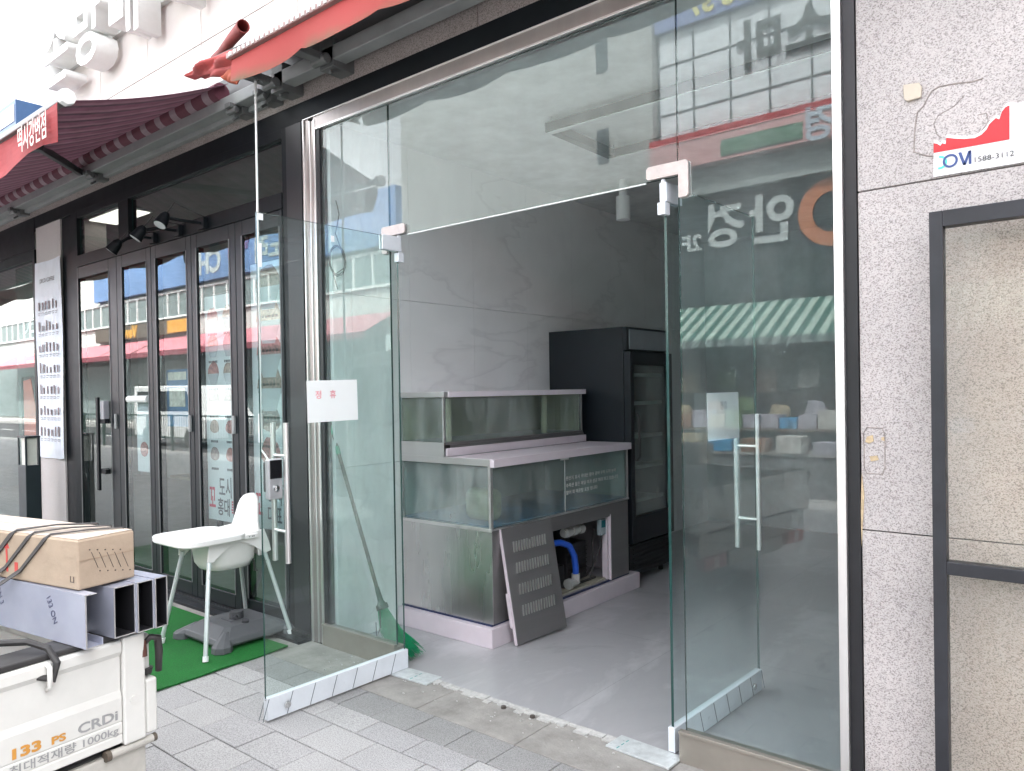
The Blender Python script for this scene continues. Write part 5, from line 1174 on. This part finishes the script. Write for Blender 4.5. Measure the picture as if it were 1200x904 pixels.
for x in (-12.2,):
    for z in (8.2, 10.9, 13.6): b.box(x, x+.4, YO+.401, YO+.43, z, z+1.0)
b.box(-20.5, -10.6, YO+.401, YO+.44, .3, 2.8); b.build('window', MATS['far_window'], g2)
b = MB(); b.box(-20.8, -10.35, YO+.401, YO+1.3, 3.0, 3.6); b.build('shop_fascia', mat('fascia_white', (.6, .62, .62), .5), g2)
g3 = thing('white_arcade_building', 'long white building with blue shop signs and window band across the street', 'building', (-40, YO, 0))
b = MB(); b.box(-75, -21, YO-10, YO, 0, 9.6); b.build('wall', mat('arcade_white', (.62, .62, .60), .7, 0, .04, 1), g3)
b = MB(); b.box(-75, -21, YO+.001, YO+.08, 5.7, 6.9); b.box(-75, -21, YO+.001, YO+.1, .2, 3.7); b.build('window', mat('band_window', (.20, .25, .25), .15), g3)
b = MB()
for k in range(46): b.box(-74.8+k*1.18, -74.7+k*1.18, YO+.081, YO+.15, 5.6, 7.0)
b.box(-75, -21, YO+.081, YO+.16, 5.6, 5.7); b.box(-75, -21, YO+.081, YO+.16, 6.9, 7.0); b.build('window_bar', WHITE, g3)
b = MB(); b.box(-48, -21.2, YO+.001, YO+.35, 7.15, 9.3); b.build('blue_sign_band', mat('arcade_blue', (.16, .28, .52), .5, 0, .15, .4), g3)
tx('CH', 1.5, SW, -34.6, 7.5, g3, YO+.36, .05); tx('노래', 1.3, SW, -29.5, 7.6, g3, YO+.36, .04); tx('학원', 1.1, mat('sign_purple', (.22, .16, .34), .5), -32, 8.1, g3, YO+.36, .03)
b = MB(); b.box(-48, -36.8, YO+.001, YO+.30, 4.75, 5.5); b.build('brown_sign_band', mat('brown_band', (.12, .10, .08), .5), g3)
b = MB(); b.box(-39.0, -36.8, YO+.301, YO+.35, 4.8, 5.45); b.build('orange_sign', mat('orange_sign', (.72, .36, .05), .5), g3)
tx('9m', .9, mat('sign_orange_letter', (.72, .40, .08), .5), -40.6, 4.85, g3, YO+.31, .05); tx('Vever', .85, MATS['sign_orange_letter'], -43.6, 4.85, g3, YO+.31, .05)
g4a = thing('pink_awning', 'row of pink shop awnings across the street', 'awning', (-40, YO+1, 4))
b = MB()
for x0_, x1_ in ((-62, -52.2), (-52, -44.2), (-44, -40.3), (-40, -33.2), (-33, -21.5)): b.sheet([[(x, YO+.1+1.6*u, 4.6-.85*u) for x in (x0_, x1_)] for u in (0, 1)])
b.build('canopy', mat('pink_canvas', (.62, .22, .26), .7), g4a, solid=.01)
b = MB(); b.box(-62, -21.5, YO+1.69, YO+1.72, 3.5, 3.74); b.build('valance', mat('maroon_valance', (.25, .06, .08), .7), g4a)
b = MB()
g5 = thing('far_end_block', 'distant pale apartment block closing the street on the right', 'building', (34, -4, 0))
b = MB(); b.box(32, 40, -30, 30, 0, 16) if False else b.box(30, 38, -34, 2, 0, 14); b.build('wall', MATS['pale_plaster'], g5)
b = MB()
for i in range(8):
    for k in range(4): b.box(29.95, 29.999, -33+i*4.2, -31+i*4.2, 2+k*3, 3.6+k*3)
b.build('window', MATS['far_window'], g5)

# van and car in the road
def car(name, label, loc, rz, prof, win, L, W, colr, wr=.31):
    c_ = thing(name, label, name.split('_')[-1], loc, rz, local=True)
    b = MB(); b.prism([(x, -W/2, z) for x, z in prof], (0, W, 0)); bd_ = b.build('body', colr, c_, bevel=.05, seg=3)
    b = MB()
    for yy in (-W/2-.006, W/2-.006): b.prism([(x, yy, z) for x, z in win], (0, .012, 0))
    b.build('side_window', MATS['car_glass'], bd_)
    for wx in (-L*.31, L*.31):
        for yy in (-W/2+.0, W/2-.2):
            b = MB(); b.tube([(wx, yy-.005, wr), (wx, yy+.205, wr)], wr, 24); b.build('wheel', RUBBER, c_, bevel=.02)
    b = MB()
    for yy in (-W/2+.1, W/2-.35): b.box(L/2-.06, L/2+.02, yy, yy+.25, .62, .80)
    b.build('headlight', WHITE, c_)
    return c_
CW = mat('car_white', (.75, .76, .76), .25, 0, .02, coat=.5); CS = mat('car_silver', (.45, .47, .48), .3, .4, .03, coat=.5)
car('white_van', 'white delivery van stopped on the road behind the camera', (-23.8, -7.0, -.13), 0, [(-2.3, .3), (2.3, .3), (2.35, .9), (2.0, 1.15), (1.35, 1.95), (-2.25, 1.98), (-2.32, 1.0)], [(-2.0, 1.15), (1.75, 1.15), (1.3, 1.78), (-2.0, 1.8)], 4.6, 1.75, CW)
car('silver_car', 'silver hatchback parked by the kerb behind the camera', (-13.5, -6.0, -.13), 0, [(-2.0, .28), (2.1, .28), (2.15, .72), (1.2, .92), (.55, 1.42), (-1.3, 1.46), (-1.95, 1.0), (-2.05, .7)], [(-1.5, .98), (.95, .98), (.5, 1.34), (-1.2, 1.36)], 4.1, 1.7, CS)
car('parked_car', 'white saloon parked by the kerb far along the street', (-31, -10.5, -.13), math.pi, [(-2.2, .28), (2.2, .28), (2.25, .72), (1.3, .92), (.65, 1.4), (-1.0, 1.42), (-1.7, 1.0), (-2.25, .9)], [(-1.3, .98), (1.0, .98), (.6, 1.32), (-.9, 1.34)], 4.5, 1.75, CW)
rl = thing('kerb_railing', 'dark green pedestrian railing along the kerb', 'railing', (-14, -4.5, 0))
b = MB()
for z in (.35, .95): b.box(-26, -7, -4.53, -4.49, z, z+.04)
for k in range(14): b.box(-26+k*1.45, -25.94+k*1.45, -4.54, -4.48, 0, 1.0)
k = 0
while k < 150: b.tube([(-25.9+k*.125, -4.51, .39), (-25.9+k*.125, -4.51, .95)], .007, 5); k += 1
b.build('rails', mat('railing_green', (.03, .06, .05), .5), rl)

# tidy custom helper property
for o in bpy.data.objects:
    if '_w' in o: del o['_w']
